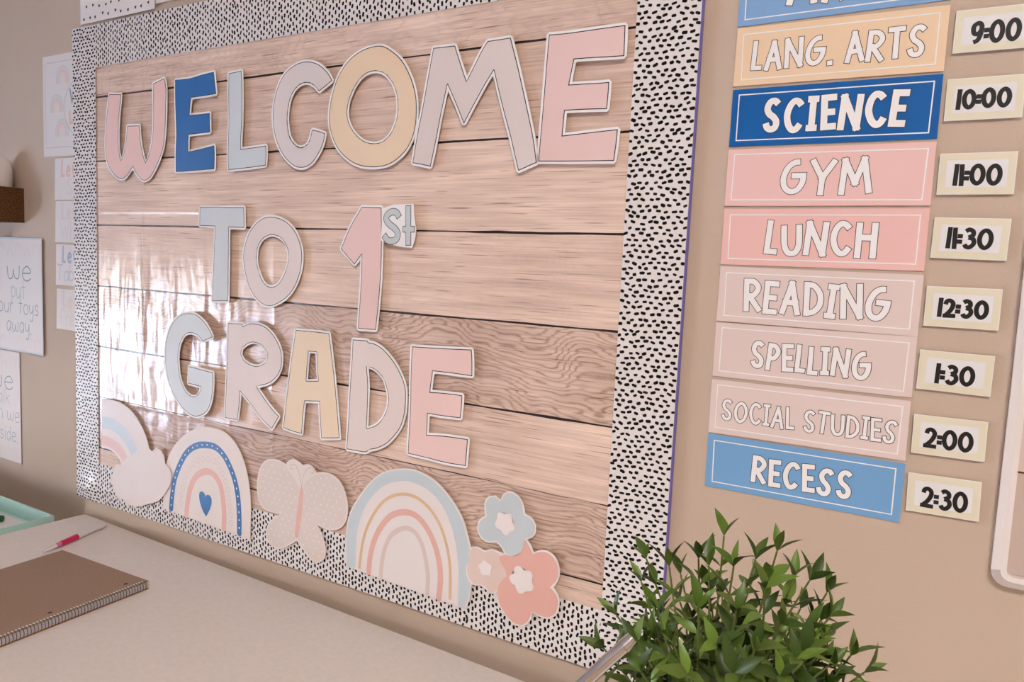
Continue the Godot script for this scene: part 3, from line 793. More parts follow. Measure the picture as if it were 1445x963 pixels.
func build_cutouts() -> void:
	var r := cutout("heart_rainbow_cutout", "heart_rainbow", "rainbow cut-out with a white-dotted blue arch and a blue heart", "rainbow", "eaded7", 0.0092)
	band(r[0], "hr_blue", r[1], 0.0058, 0.0011, "3f72a9", "blue_arch", true)
	var line := smooth(shape("hr_blue", r[1]), false, 3.0, 5)
	var st := begin()
	for p in along(line, 0.0135):
		disc(st, p, 0.0017, 0.0019, 0, 0.0012, 8)
	part(r[0], "arch_dots", st.commit(), mat("dot white", "f2ece8", 0.42))
	band(r[0], "hr_pink", r[1], 0.0058, 0.0011, "e5b5aa", "pink_arch", true)
	st = begin()
	for p in along(smooth(shape("hr_loop", r[1]), false, 3.0, 5), 0.0145):
		var ring := PackedVector2Array()
		for k in 12:
			ring.append(p + Vector2.from_angle(TAU * k / 12) * 0.0048)
		ribbon(st, ring, 0.0006, 0.0011, true)
	part(r[0], "loop_row", st.commit(), mat("faint beige print", "dccdc7", 0.42))
	part(r[0], "heart", sheet(smooth(shape("heart", r[1]), true, 0.9), [], 0.0011), mat("heart blue", "336fa8", 0.42))

	r = cutout("cloud_rainbow_cutout", "cloud_rainbow", "rainbow ending in a pale cloud, tucked against the left border", "rainbow", "e7dad5", 0.0112)
	band(r[0], "cr_blue", r[1], 0.0118, 0.0011, "ccd4d8", "grey_blue_arch")
	band(r[0], "cr_pink", r[1], 0.0098, 0.0011, "e4bdb4", "pink_arch")
	var cloud := PackedVector2Array()
	var cc := (shape("cloud_rainbow", r[1])[20] + shape("cloud_rainbow", r[1])[33]) / 2 + Vector2(0.002, -0.012)
	for i in 60:
		var a := TAU * i / 60
		cloud.append(cc + Vector2(cos(a) * 0.045, sin(a) * 0.038) * (0.88 + 0.14 * absf(sin(a * 3.5))))
	part(r[0], "cloud", sheet(cloud, [], 0.0012), mat("cloud blush", "e6d8d3", 0.42))
	for p: Vector2 in [Vector2(-0.016, -0.016), Vector2(0.022, 0.004), Vector2(-0.004, 0.006), Vector2(0.012, -0.02)]:
		st = begin()
		disc(st, cc + p, 0.0024, 0.0024, 0, 0.0013, 8)
		part(r[0], "cloud_dot", st.commit(), mat("cloud dot", "d3d8da", 0.42))

	r = cutout("butterfly_cutout", "butterfly", "pale beige butterfly cut-out with a coral body and white spots", "butterfly", "e7dbd5")
	var wing := mat("butterfly wing", "dfd1c8", 0.42)
	var spots := begin()
	for k in ["bf_wing1", "bf_wing2"]:
		var w := smooth(shape(k, r[1]))
		part(r[0], "wing", sheet(w, [], 0.0011), wing)
		var rng := RandomNumberGenerator.new()
		rng.seed = 5
		var inner := inset(w, -0.003)
		for i in 14:
			for j in 18:
				var p := Vector2(-0.1 + i * 0.0135 + (j % 2) * 0.0067, j * 0.0105) + Vector2(rng.randf(), rng.randf()) * 0.003
				if Geometry2D.is_point_in_polygon(p, inner):
					disc(spots, p, 0.0019, 0.0019, 0, 0.0012, 7)
	part(r[0], "wing_spots", spots.commit(), mat("spot white", "e9e0da", 0.42))
	part(r[0], "body", sheet(smooth(shape("bf_body", r[1])), [], 0.0013), mat("band e5b5aa", "e5b5aa", 0.42))
	band(r[0], "bf_ant1", r[1], 0.0005, 0.0013, "cdb9ae", "antenna")
	band(r[0], "bf_ant2", r[1], 0.0005, 0.0013, "cdb9ae", "antenna")

	r = cutout("striped_rainbow_cutout", "blue_rainbow", "pale blue rainbow cut-out with tan, pink and beige arches", "rainbow", "e9e0dc")
	part(r[0], "blue_arch", sheet(smooth(shape("br_blue", r[1])), [], 0.0011), mat("pale blue print", "c8d2d6", 0.42))
	band(r[0], "br_yellow", r[1], 0.0024, 0.0011, "ddba94", "tan_arch")
	band(r[0], "br_pink", r[1], 0.0046, 0.0011, "e2b2a4", "pink_arch", true)
	band(r[0], "br_beige", r[1], 0.0036, 0.0011, "ddc9c1", "beige_arch", true)

	r = cutout("flower_cutout", "flowers", "cut-out of three flowers, pale blue, beige and coral", "flower", "ece4e0", 0.0105)
	part(r[0], "beige_flower", sheet(smooth(shape("fl_beige", r[1])), [], 0.0011), mat("flower beige", "e2cabf", 0.42))
	part(r[0], "coral_flower", sheet(smooth(shape("fl_coral", r[1])), [], 0.0011), mat("flower coral", "e3b1a3", 0.42))
	part(r[0], "blue_flower", sheet(smooth(shape("fl_blue", r[1])), [], 0.0012), mat("flower blue", "c8d1d4", 0.42))
	var fc := shape("fl_centers", r[1])
	for k in 3:
		part(r[0], "flower_centre", sheet(blob(fc[k * 2], fc[k * 2].distance_to(fc[k * 2 + 1]) * 0.95, 5, 0.2, 0.4 + k), [], 0.0014), mat("flower centre", "efe6e2", 0.42))

# ---------------------------------------------------------------- schedule
func build_schedule() -> void:
	# text, card colour, middle height, tilt in degrees, text left, right, baseline, capital height, stroke half-width
	var rows := [
		["MATH", "82a9d2", 1.5715, 0.4, -0.181, -0.0765, 1.5548, 0.034, 0.0034, "sky blue"],
		["LANG. ARTS", "ebceaa", 1.507, -0.4, -0.2132, -0.0479, 1.4912, 0.0305, 0.0024, "tan"],
		["SCIENCE", "0a5a9e", 1.443, -0.1, -0.1972, -0.0589, 1.4251, 0.036, 0.0033, "deep blue"],
		["GYM", "ecc3bb", 1.379, 0.0, -0.1738, -0.0851, 1.3598, 0.037, 0.0029, "light pink"],
		["LUNCH", "ecbeb5", 1.315, 0.1, -0.1842, -0.0749, 1.2962, 0.036, 0.0030, "salmon pink"],
		["READING", "e2cec6", 1.251, -0.3, -0.2029, -0.0576, 1.2328, 0.036, 0.0029, "blush"],
		["SPELLING", "e2cec6", 1.189, 0.1, -0.1907, -0.0699, 1.1716, 0.030, 0.0024, "blush"],
		["SOCIAL STUDIES", "e3cfc7", 1.1245, 0.2, -0.2179, -0.0407, 1.1096, 0.024, 0.0016, "blush"],
		["RECESS", "76a6d0", 1.061, -0.2, -0.1801, -0.0767, 1.0440, 0.0305, 0.0026, "sky blue"]]
	for i in rows.size():
		var r: Array = rows[i]
		var at := Vector3(-0.131, r[2] - 0.0305, 0.0006 + (0.0006 if i % 2 else 0.0))
		var root := thing("schedule_card", "%s paper schedule card reading %s" % [r[9], r[0]], "card", at, "daily schedule cards")
		root.rotation.z = deg_to_rad(r[3])
		part(root, "card", slab(PackedVector2Array([Vector2(-0.1, 0), Vector2(0.1, 0), Vector2(0.1, 0.061), Vector2(-0.1, 0.061)]), [], 0, 0.0007), mat("card " + r[1], r[1], 0.55, 0.35))
		var st := begin()
		var s := sin(i * 1.7) * 0.0008
		ribbon(st, PackedVector2Array([Vector2(-0.0925 + s, 0.0065), Vector2(0.0922, 0.0062 + s), Vector2(0.0928 - s, 0.0545), Vector2(-0.0928, 0.0548 - s)]), 0.0006, 0.00082, true)
		part(root, "frame_line", st.commit(), mat("card white print", "f3f0ee", 0.55))
		var b: float = r[6] - at.y
		var x0: float = r[4] - at.x; var x1: float = r[5] - at.x
		var gap: float = 0.10
		st = begin()
		write(st, r[0], x0, x1, b, r[7], r[8], 0.00082, 0.00065, 0.07, gap)
		part(root, "lettering_outline", st.commit(), mat("card ink", "2f2a2a", 0.55))
		st = begin()
		write(st, r[0], x0, x1, b, r[7], r[8], 0.00098, 0.0, 0.07, gap)
		part(root, "lettering", st.commit(), mat("card white print", "f3f0ee", 0.55))
	var times := [
		["9:00", 0.006, 1.510, -0.5, -0.0123, 0.0282, 1.4968, 0.0212, "LANG. ARTS"], ["10:00", 0.0045, 1.4475, 0.0, -0.0178, 0.0264, 1.4378, 0.019, "SCIENCE"],
		["11:00", 0.0045, 1.378, 0.0, -0.0142, 0.0255, 1.3666, 0.0205, "GYM"], ["11:30", 0.0045, 1.317, -0.9, -0.015, 0.0236, 1.3068, 0.0205, "LUNCH"],
		["12:30", 0.0042, 1.251, -0.1, -0.0161, 0.0263, 1.2408, 0.0187, "READING"], ["1:30", 0.0035, 1.188, -0.6, -0.0129, 0.0207, 1.1755, 0.0200, "SPELLING"],
		["2:00", 0.0045, 1.124, 0.7, -0.0166, 0.0255, 1.1112, 0.0205, "SOCIAL STUDIES"], ["2:30", 0.005, 1.065, 1.2, -0.014, 0.0264, 1.0512, 0.0212, "RECESS"]]
	for i in times.size():
		var r: Array = times[i]
		var at := Vector3(r[1], r[2] - 0.0195, 0.003)
		var root := thing("time_card", "white time card with a cream frame reading %s, beside %s" % [r[0], r[8]], "card", at, "time cards beside the schedule")
		root.rotation.z = deg_to_rad(r[3])
		part(root, "card", slab(PackedVector2Array([Vector2(-0.0313, 0), Vector2(0.0313, 0), Vector2(0.0313, 0.039), Vector2(-0.0313, 0.039)]), [], 0, 0.0006), mat("time card edge", "ece9e2", 0.5))
		part(root, "cream_frame", sheet(PackedVector2Array([Vector2(-0.0306, 0.0007), Vector2(0.0306, 0.0007), Vector2(0.0306, 0.0383), Vector2(-0.0306, 0.0383)]), [], 0.0007), mat("time card cream", "e2dac0", 0.5))
		part(root, "white_field", sheet(PackedVector2Array([Vector2(-0.0248, 0.0068), Vector2(0.0248, 0.0068), Vector2(0.0248, 0.0322), Vector2(-0.0248, 0.0322)]), [], 0.0008), mat("time card field", "e6e4e3", 0.5))
		part(root, "stick_pad", box_mesh(Vector3(-0.02, 0.012, 0.0002 - at.z), Vector3(0.02, 0.028, 0.0)), mat("foam", "e8e4de", 0.9))
		var st := begin()
		write(st, r[0], r[4] - at.x, r[5] - at.x, r[6] - at.y, r[7], 0.0020, 0.0009, 0.0, 0.03, 0.02)
		part(root, "numerals", st.commit(), mat("numeral ink", "1d1c1e", 0.5))

# ---------------------------------------------------------------- papers in the alcove and above the board
func paper(called: String, label: String, category: String, x0: float, x1: float, y0: float, y1: float, z: float, hex: String, group := "") -> Node3D:
	var root := thing(called, label, category, Vector3((x0 + x1) / 2, y0, z), group)
	part(root, "sheet", box_mesh(Vector3(-(x1 - x0) / 2, 0, 0), Vector3((x1 - x0) / 2, y1 - y0, 0.0008)), mat("paper " + hex, hex, 0.55, 0.35))
	return root

func line_text(root: Node3D, text: String, x0: float, x1: float, base: float, capital: float, hw: float, hex: String, gap := 0.14) -> void:
	var st := begin()
	write(st, text, x0 - root.position.x, x1 - root.position.x, base - root.position.y, capital, hw, 0.001, 0.0, 0.04, gap)
	part(root, "lettering", st.commit(), mat("ink " + hex, hex, 0.6))

func small_rainbow(root: Node3D, at: Vector2, w: float, hexes: Array) -> void:
	for k in hexes.size():
		var st := begin()
		var r := w * (1.0 - k * 0.2)
		var line := PackedVector2Array()
		line.append(at + Vector2(-r, -w * 0.5))
		for i in 13:
			line.append(at + Vector2(-cos(PI * i / 12) * r, sin(PI * i / 12) * r))
		line.append(at + Vector2(r, -w * 0.5))
		ribbon(st, line, w * 0.065, 0.00095 + k * 0.00001)
		part(root, "rainbow_arch", st.commit(), mat("print " + hexes[k], hexes[k], 0.6))

func build_papers() -> void:
	var z := FAR + 0.0005
	var p := paper("rainbow_poster", "white poster with three pastel rainbows and a circle, beside the board", "poster", -1.862, -1.60, 1.477, 1.703, z, "ece6e2")
	var st := begin()
	var at := Vector2(p.position.x, p.position.y)
	ribbon(st, PackedVector2Array([Vector2(-1.851, 1.497) - at, Vector2(-1.612, 1.497) - at, Vector2(-1.612, 1.687) - at, Vector2(-1.851, 1.687) - at]), 0.0005, 0.001, true)
	part(p, "frame_line", st.commit(), mat("print b9bcc4", "b9bcc4", 0.6))
	for q: Vector2 in [Vector2(-1.779, 1.650), Vector2(-1.805, 1.588), Vector2(-1.784, 1.533), Vector2(-1.68, 1.66)]:
		small_rainbow(p, q - at, 0.026, ["d3dbdf", "e9d7cb", "eaccc3", "ecdccf", "ece0d8"])
	st = begin()
	var ring := PackedVector2Array()
	for i in 40:
		ring.append(Vector2(-1.712, 1.582) - at + Vector2.from_angle(TAU * i / 40) * 0.062)
	ribbon(st, ring, 0.0006, 0.00105, true)
	part(p, "circle_line", st.commit(), mat("print a9b3bd", "a9b3bd", 0.6))
	line_text(p, "W", -1.752, -1.722, 1.592, 0.032, 0.0024, "9aa7b3")
	line_text(p, "L", -1.754, -1.738, 1.546, 0.030, 0.0024, "e6c1b6")
	line_text(p, "A", -1.738, -1.712, 1.546, 0.030, 0.0022, "9aa7b3")
	# the four level cards
	var tops := [1.472, 1.375, 1.276, 1.173]
	var names := [["Si", "e8c3b8", "e3d6cf", "pink"], ["Wh", "e6d7d0", "ded8d6", "cream"], ["Table", "afbccb", "c3c9cf", "grey-blue"], ["Pres", "ead9d2", "e4dad6", "palest blush"]]
	for i in 4:
		var n: Array = names[i]
		var y0: float = tops[i] - 0.094
		var c := paper("level_card", "white card with %s lettering, %s of the column left of the board" % [n[3], ["top", "second", "third", "lowest"][i]], "card", -1.817, -1.56, y0, tops[i], z + 0.001, "ebe4e0", "level cards")
		c.rotation.x = -0.02
		line_text(c, "Level", -1.791, -1.697, y0 + 0.051, 0.040, 0.0030, n[1], 0.16)
		if i == 0:
			line_text(c, "S", -1.766, -1.745, y0 + 0.010, 0.038, 0.0013, n[2], 0.10)
			line_text(c, "ı", -1.739, -1.733, y0 + 0.010, 0.038, 0.0013, n[2], 0.10)
			line_text(c, "˙", -1.739, -1.733, y0 + 0.010, 0.038, 0.0013, n[2], 0.10)
			continue
		line_text(c, n[0], [-1.766, -1.797, -1.812, -1.802][i], [-1.733, -1.734, -1.708, -1.722][i], y0 + 0.010, 0.038, 0.0013, n[2], 0.10)
	# the two poems on the far left
	p = paper("rule_poster", "white poster reading we put our toys away", "poster", -2.09, -1.870, 1.008, 1.288, z + 0.004, "ece6e3", "classroom rule posters")
	st = begin()
	at = Vector2(p.position.x, p.position.y)
	ribbon(st, PackedVector2Array([Vector2(-0.108, 0.002), Vector2(0.108, 0.002), Vector2(0.108, 0.278), Vector2(-0.108, 0.278)]), 0.002, 0.0009, true)
	part(p, "border_line", st.commit(), mat("print d5dde1", "d5dde1", 0.6))
	for k in 5:
		small_rainbow(p, Vector2(-0.075 + k * 0.040, 0.253 - (k % 2) * 0.012), 0.0135, ["ece0da", "ebdcd5"])
		small_rainbow(p, Vector2(-0.075 + k * 0.040, 0.024 + (k % 2) * 0.012), 0.0135, ["ece0da", "ebdcd5"])
	line_text(p, "we", -2.030, -1.918, 1.184, 0.058, 0.0014, "8d98a3")
	line_text(p, "put", -2.010, -1.946, 1.140, 0.046, 0.0010, "b3bac1")
	line_text(p, "our", -2.076, -2.003, 1.102, 0.042, 0.0011, "a0abb4")
	line_text(p, "toys", -1.978, -1.888, 1.102, 0.042, 0.0011, "a0abb4")
	line_text(p, "away.", -2.036, -1.920, 1.056, 0.042, 0.0011, "a0abb4")
	p = paper("rule_poster", "blush poster reading walk when we inside, lowest by the alcove", "poster", -2.20, -1.985, 0.723, 1.004, z + 0.001, "e8ddd7", "classroom rule posters")
	p.rotation.x = 0.0
	for k in 5:
		small_rainbow(p, Vector2(-0.085 + k * 0.040, 0.253 - (k % 2) * 0.012), 0.0135, ["e8d6cf", "e9d8d0"])
		small_rainbow(p, Vector2(-0.085 + k * 0.040, 0.024 + (k % 2) * 0.012), 0.0135, ["e8d6cf", "e9d8d0"])
	line_text(p, "we", -2.130, -2.018, 0.906, 0.056, 0.0014, "9aa3ab")
	line_text(p, "walk", -2.135, -2.034, 0.868, 0.040, 0.0010, "b3bac1")
	line_text(p, "when", -2.176, -2.072, 0.826, 0.042, 0.0010, "a5afb7")
	line_text(p, "we", -2.050, -1.990, 0.826, 0.042, 0.0010, "a5afb7")
	line_text(p, "inside.", -2.12, -1.998, 0.774, 0.040, 0.0010, "a5afb7")
	# heart print trim above the board
	for k: Array in [[-1.472, -1.245, 1.690, "left piece of white trim printed with small black hearts above the board"], [-1.244, -0.42, 1.6985, "longer piece of heart-printed white trim above the board, hung slightly higher"]]:
		p = paper("heart_trim", k[3], "border trim", k[0], k[1], k[2], k[2] + 0.10, 0.0045 if k[0] < -1.3 else 0.003, "ece6e3", "heart trim above the board")
		st = begin()
		var w: float = (k[1] - k[0]) / 2
		var rng := RandomNumberGenerator.new()
		rng.seed = 9
		for i in int(w * 2 / 0.020):
			for j in 5:
				var c := Vector2(-w + 0.010 + i * 0.020 + (j % 2) * 0.010, 0.010 + j * 0.019) + Vector2(rng.randf_range(-1, 1), rng.randf_range(-1, 1)) * 0.003
				if c.x > w - 0.005:
					continue
				var turn := rng.randf_range(-0.5, 0.5)
				var q := PackedVector2Array()
				for h: Array in [[0, -1], [0.85, 0.2], [0.75, 0.75], [0.35, 0.85], [0, 0.4], [-0.35, 0.85], [-0.75, 0.75], [-0.85, 0.2]]:
					q.append(c + (Vector2(h[0], h[1]) * 0.0034).rotated(turn))
				for h in 8:
					tri(st, Vector3(c.x, c.y, 0.001), Vector3(q[h].x, q[h].y, 0.001), Vector3(q[(h + 1) % 8].x, q[(h + 1) % 8].y, 0.001), Vector3(0, 0, 1))
		part(p, "heart_print", st.commit(), mat("heart ink", "37302e", 0.6)).set_meta("kind", "stuff")
	# the framed board at the right edge
	var fr := thing("framed_pocket_chart", "white rounded frame with blush panels at the right edge of the wall", "frame", Vector3(0.24, 0.99, 0.0005))
	var outer := round_rect(0.38, 0.52, 0.014)
	var inner := round_rect(0.356, 0.496, 0.006)
	var mid := round_rect(0.366, 0.506, 0.010)
	for q: PackedVector2Array in [outer, inner, mid]:
		for i in q.size():
			q[i] += Vector2(0, 0.26)
	st = begin()
	cap(st, mid, [inner], 0.014)
	rim_wall(st, inner, 0.004, 0.014, -1.0)
	rim_wall(st, outer, 0.0, 0.009)
	for i in outer.size():
		var j := (i + 1) % outer.size()
		var e := (outer[i] - Vector2(0, 0.26)).normalized()
		quad(st, Vector3(outer[i].x, outer[i].y, 0.009), Vector3(outer[j].x, outer[j].y, 0.009), Vector3(mid[j].x, mid[j].y, 0.014), Vector3(mid[i].x, mid[i].y, 0.014), Vector3(e.x, e.y, 1).normalized())
	part(fr, "frame", st.commit(), mat("frame white", "e9dfd8", 0.35, 0.5))
	for k in 5:
		part(fr, "panel", box_mesh(Vector3(-0.178, 0.0125 + k * 0.099, 0.001), Vector3(0.178, 0.1095 + k * 0.099, 0.006 - 0.0006 * (k % 2))), mat("pocket a" if k % 2 else "pocket b", "d9c6bc" if k % 2 else "cbb9ae", 0.5))

# ---------------------------------------------------------------- desk and what stands on it
const DESK := 0.742

func build_desk() -> void:
	var d := thing("desk", "cream laminate desk standing along the board wall", "desk", Vector3(-1.461, 0, 0.012))
	d.rotation.y = -0.0215
	var top := mat("desk laminate", "e6dbd1", 0.42, 0.4)
	var grain := NoiseTexture2D.new()
	grain.width = 512; grain.height = 512; grain.seamless = true
	var fn := FastNoiseLite.new()
	fn.seed = 31; fn.frequency = 0.03; fn.fractal_octaves = 5
	grain.noise = fn
	var ramp := Gradient.new()
	ramp.set_color(0, Color(0.965, 0.962, 0.958)); ramp.set_color(1, Color(1, 1, 1))
	grain.color_ramp = ramp
	top.albedo_texture = grain
	top.uv1_triplanar = true
	top.uv1_scale = Vector3(5, 5, 5)
	var w := 1.75
	var dep := 0.60
	var o := PackedVector2Array()
	for q in round_rect(w, dep, 0.008):
		o.append(q + Vector2(w / 2, -dep / 2))
	var st := begin()
	var lip := inset(o, -0.002)
	cap(st, lip, [], 0)
	cap(st, o, [], -0.028, Vector3(0, 0, -1))
	rim_wall(st, o, -0.028, -0.002)
	var oo := o
	for i in oo.size():
		var e := lip[0]
		for q in lip:
			if q.distance_to(oo[i]) < e.distance_to(oo[i]):
				e = q
		var j := (i + 1) % oo.size()
		var f := lip[0]
		for q in lip:
			if q.distance_to(oo[j]) < f.distance_to(oo[j]):
				f = q
		var n := Vector2((oo[j] - oo[i]).y, -(oo[j] - oo[i]).x).normalized()
		quad(st, Vector3(oo[i].x, oo[i].y, -0.002), Vector3(oo[j].x, oo[j].y, -0.002), Vector3(f.x, f.y, 0), Vector3(e.x, e.y, 0), Vector3(n.x, n.y, 1).normalized())
	var t := part(d, "desk_top", st.commit(), top)
	t.basis = Basis(Vector3.RIGHT, -PI / 2)
	t.position.y = DESK
	var under := mat("desk frame", "cfc4b8", 0.5)
	for x: float in [0.02, w - 0.06]:
		for z: float in [0.02, dep - 0.06]:
			part(d, "leg", box_mesh(Vector3(x, 0, z), Vector3(x + 0.04, DESK - 0.028, z + 0.04)), under)
	st = begin()
	box(st, Vector3(0.06, DESK - 0.10, 0.025), Vector3(w - 0.06, DESK - 0.028, 0.045))
	box(st, Vector3(0.06, DESK - 0.10, dep - 0.045), Vector3(w - 0.06, DESK - 0.028, dep - 0.025))
	part(d, "apron", st.commit(), under)

	# notebook
	var nb := thing("spiral_notebook", "kraft covered spiral notebook lying on the desk", "notebook", Vector3(-1.0505, DESK + 0.0003, 0.148))
	nb.rotation.y = 0.045
	var kraft := mat("kraft cover", "a68a76", 0.8, 0.2)
	var kn := NoiseTexture2D.new()
	kn.width = 256; kn.height = 256; kn.seamless = true
	var kf := FastNoiseLite.new()
	kf.seed = 8; kf.frequency = 0.15
	kn.noise = kf
	var kr := Gradient.new()
	kr.set_color(0, Color(0.86, 0.85, 0.84)); kr.set_color(1, Color(1, 1, 1))
	kn.color_ramp = kr
	kraft.albedo_texture = kn
	kraft.uv1_triplanar = true
	kraft.uv1_scale = Vector3(9, 9, 9)
	part(nb, "back_cover", box_mesh(Vector3(-0.224, 0, 0), Vector3(0, 0.0012, 0.28)), mat("back board", "a9744b", 0.8))
	st = begin()
	var rng := RandomNumberGenerator.new()
	rng.seed = 4
	for k in 9:
		box(st, Vector3(-0.221 - rng.randf() * 0.001, 0.0013 + k * 0.00118, 0.001 + rng.randf() * 0.001), Vector3(-0.0012 - rng.randf() * 0.0012, 0.0022 + k * 0.00118, 0.279 - rng.randf() * 0.001))
	part(nb, "pages", st.commit(), mat("note pages", "d8d4d6", 0.8))
	var holes: Array = []
	st = begin()
	for z: float in [0.026, 0.142, 0.256]:
		var hole := PackedVector2Array()
		for i in 14:
			hole.append(Vector2(-0.018, -z) + Vector2.from_angle(TAU * i / 14) * 0.0032)
		holes.append(hole)
	var cover := slab(PackedVector2Array([Vector2(-0.224, 0), Vector2(0, 0), Vector2(0, -0.28), Vector2(-0.224, -0.28)]), holes, 0, 0.0012)
	var cv := part(nb, "front_cover", cover, kraft)
	cv.basis = Basis(Vector3.RIGHT, -PI / 2)
	cv.position.y = 0.0123
	for z: float in [0.026, 0.142, 0.256]:
		part(nb, "punched_hole", lathe([Vector2(0.0001, 0.0), Vector2(0.0031, 0.0), Vector2(0.0031, 0.0006)], 14), mat("hole dark", "241f1c", 0.9)).position = Vector3(-0.018, 0.0121, z)
	var wire := mat("wire", "3a3533", 0.35, 0.5)
	wire.metallic = 0.6
	st = begin()
	for k in 58:
		var z := 0.006 + k * 0.00468
		var ring := PackedVector3Array()
		for i in 11:
			var a := -PI * 0.72 + PI * 1.44 * i / 10
			ring.append(Vector3(-0.0028 + cos(a) * 0.0052, 0.0070 + sin(a) * 0.0072, z))
		st.append_from(tube(ring, 0.00045, 0.00045, 5), 0, Transform3D())
	part(nb, "wire_coil", st.commit(), wire)
	st = begin()
	for k in 58:
		var z := 0.006 + k * 0.00468
		box(st, Vector3(-0.0062, 0.0135, z + 0.0008), Vector3(-0.0026, 0.01372, z + 0.0034))
	part(nb, "coil_slots", st.commit(), mat("slot paper", "ddd6cf", 0.8)).set_meta("kind", "stuff")

	# pen
	var pen := thing("marker_pen", "white pen with a magenta grip lying behind the notebook", "pen", Vector3(-1.357, DESK + 0.0056, 0.036))
	pen.basis = Basis.looking_at(Vector3(0.051, 0, 0.155).normalized())
	var body := mat("pen white", "d9d2cd", 0.3, 0.5)
	for k: Array in [["barrel", 0.0, 0.066, 0.0046, 0.0054, body], ["grip", 0.066, 0.104, 0.0054, 0.0050, mat("pen magenta", "c51f55", 0.35)], ["collar", 0.104, 0.114, 0.0048, 0.0040, mat("pen pink", "c77a97", 0.35)], ["cone", 0.114, 0.140, 0.0040, 0.0012, mat("pen tip", "e3dcd6", 0.25)]]:
		part(pen, k[0], tube(PackedVector3Array([Vector3(0, 0, -k[1]), Vector3(0, 0, -k[2])]), k[3], k[4], 14), k[5])

	# chrome stand behind the plant
	var ch := mat("chrome", "d6d4d2", 0.12, 0.5)
	ch.metallic = 1.0
	var lamp := thing("chrome_stand", "chrome tube stand with a slanting arm, left of the green plant", "stand", Vector3(-0.222, DESK, 0.487))
	var o3 := lamp.position
	part(lamp, "base", lathe([Vector2(0.0001, 0.0002), Vector2(0.040, 0.0002), Vector2(0.040, 0.008), Vector2(0.037, 0.012), Vector2(0.0001, 0.012)]), ch)
	part(lamp, "arm", tube(PackedVector3Array([Vector3(-0.222, DESK + 0.01, 0.487) - o3, Vector3(-0.222, 0.90, 0.487) - o3, Vector3(-0.216, 0.955, 0.482) - o3, Vector3(-0.200, 0.990, 0.467) - o3, Vector3(-0.172, 1.024, 0.443) - o3, Vector3(-0.164, 1.034, 0.434) - o3, Vector3(-0.157, 1.042, 0.427) - o3]), 0.0042, 0.0042, 16), ch)
	part(lamp, "end_cap", tube(PackedVector3Array([Vector3(-0.157, 1.042, 0.427) - o3, Vector3(-0.153, 1.047, 0.4225) - o3]), 0.0048, 0.0040, 16), ch)

	# tray cart in the alcove
	var cart := thing("white_cabinet", "low white cabinet in the alcove beyond the desk", "cabinet", Vector3(-1.86, 0, 0.10))
	part(cart, "body", box_mesh(Vector3(-1.2, 0.0, -0.045), Vector3(0.355, 0.695, 0.26)), mat("cabinet white", "d8cfc6", 0.5))
	part(cart, "cabinet_top", box_mesh(Vector3(-1.205, 0.695, -0.050), Vector3(0.36, 0.712, 0.265)), mat("cabinet white", "d8cfc6", 0.5))
	var tray := thing("mint_tray", "mint plastic tray on the white cabinet beyond the desk", "tray", Vector3(-1.64, 0.7122, 0.115))
	var mint := mat("mint plastic", "bfe3d9", 0.3, 0.5)
	st = begin()
	box(st, Vector3(-0.15, 0, -0.056), Vector3(0.152, 0.033, -0.052))
	box(st, Vector3(-0.15, 0, 0.20), Vector3(0.152, 0.033, 0.204))
	box(st, Vector3(-0.154, 0, -0.056), Vector3(-0.15, 0.033, 0.204))
	box(st, Vector3(0.150, 0, -0.056), Vector3(0.154, 0.033, 0.204))
	part(tray, "wall", st.commit(), mint)
	part(tray, "base", box_mesh(Vector3(-0.15, 0, -0.052), Vector3(0.15, 0.003, 0.20)), mint)
	part(tray, "liner", box_mesh(Vector3(-0.148, 0.003, -0.050), Vector3(0.148, 0.006, 0.198)), mint)
	var pap := thing("paper_stack", "white paper lying in the mint tray", "paper", Vector3(-1.64, 0.7185, 0.19))
	part(pap, "sheets", box_mesh(Vector3(-0.14, 0, -0.085), Vector3(0.14, 0.022, 0.115)), mat("tray paper", "e9e4de", 0.6))
	var gm := thing("green_marker", "green marker lying on the paper in the mint tray", "marker", Vector3(-1.60, 0.7475, 0.165))
	gm.rotation.y = 0.5
	part(gm, "barrel", tube(PackedVector3Array([Vector3(-0.06, 0, 0), Vector3(0.05, 0, 0)]), 0.0065, 0.0065, 12), mat("marker green", "1f7a55", 0.4))
	part(gm, "cap", tube(PackedVector3Array([Vector3(0.05, 0, 0), Vector3(0.075, 0, 0)]), 0.007, 0.006, 12), mat("marker cap", "14573c", 0.4))

	# wall shelf and jar
	var sh := thing("wall_shelf", "small dark wooden wall shelf at the far left", "shelf", Vector3(-2.11, 1.324, FAR))
	var wood := mat("shelf wood", "7a5532", 0.6, 0.3)
	var wn := NoiseTexture2D.new()
	wn.width = 256; wn.height = 256; wn.seamless = true
	var wf := FastNoiseLite.new()
	wf.seed = 17; wf.frequency = 0.03; wf.fractal_octaves = 4
	wn.noise = wf
	var wr := Gradient.new()
	wr.set_color(0, Color(0.55, 0.5, 0.45)); wr.set_color(1, Color(1, 1, 1))
	wn.color_ramp = wr
	wood.albedo_texture = wn
	wood.uv1_triplanar = true
	wood.uv1_scale = Vector3(2, 22, 22)
	part(sh, "shelf_board", box_mesh(Vector3(-0.30, 0, 0.0), Vector3(0.155, 0.020, 0.08)), wood)
	part(sh, "front_rail", box_mesh(Vector3(-0.30, 0.020, 0.070), Vector3(0.155, 0.082, 0.08)), wood)
	part(sh, "end_panel", box_mesh(Vector3(0.147, 0.020, 0.0), Vector3(0.155, 0.082, 0.070)), wood)
	var jar := thing("white_jar", "white rounded jar with black lettering on the wall shelf", "jar", Vector3(-1.999, 1.3445, FAR + 0.037))
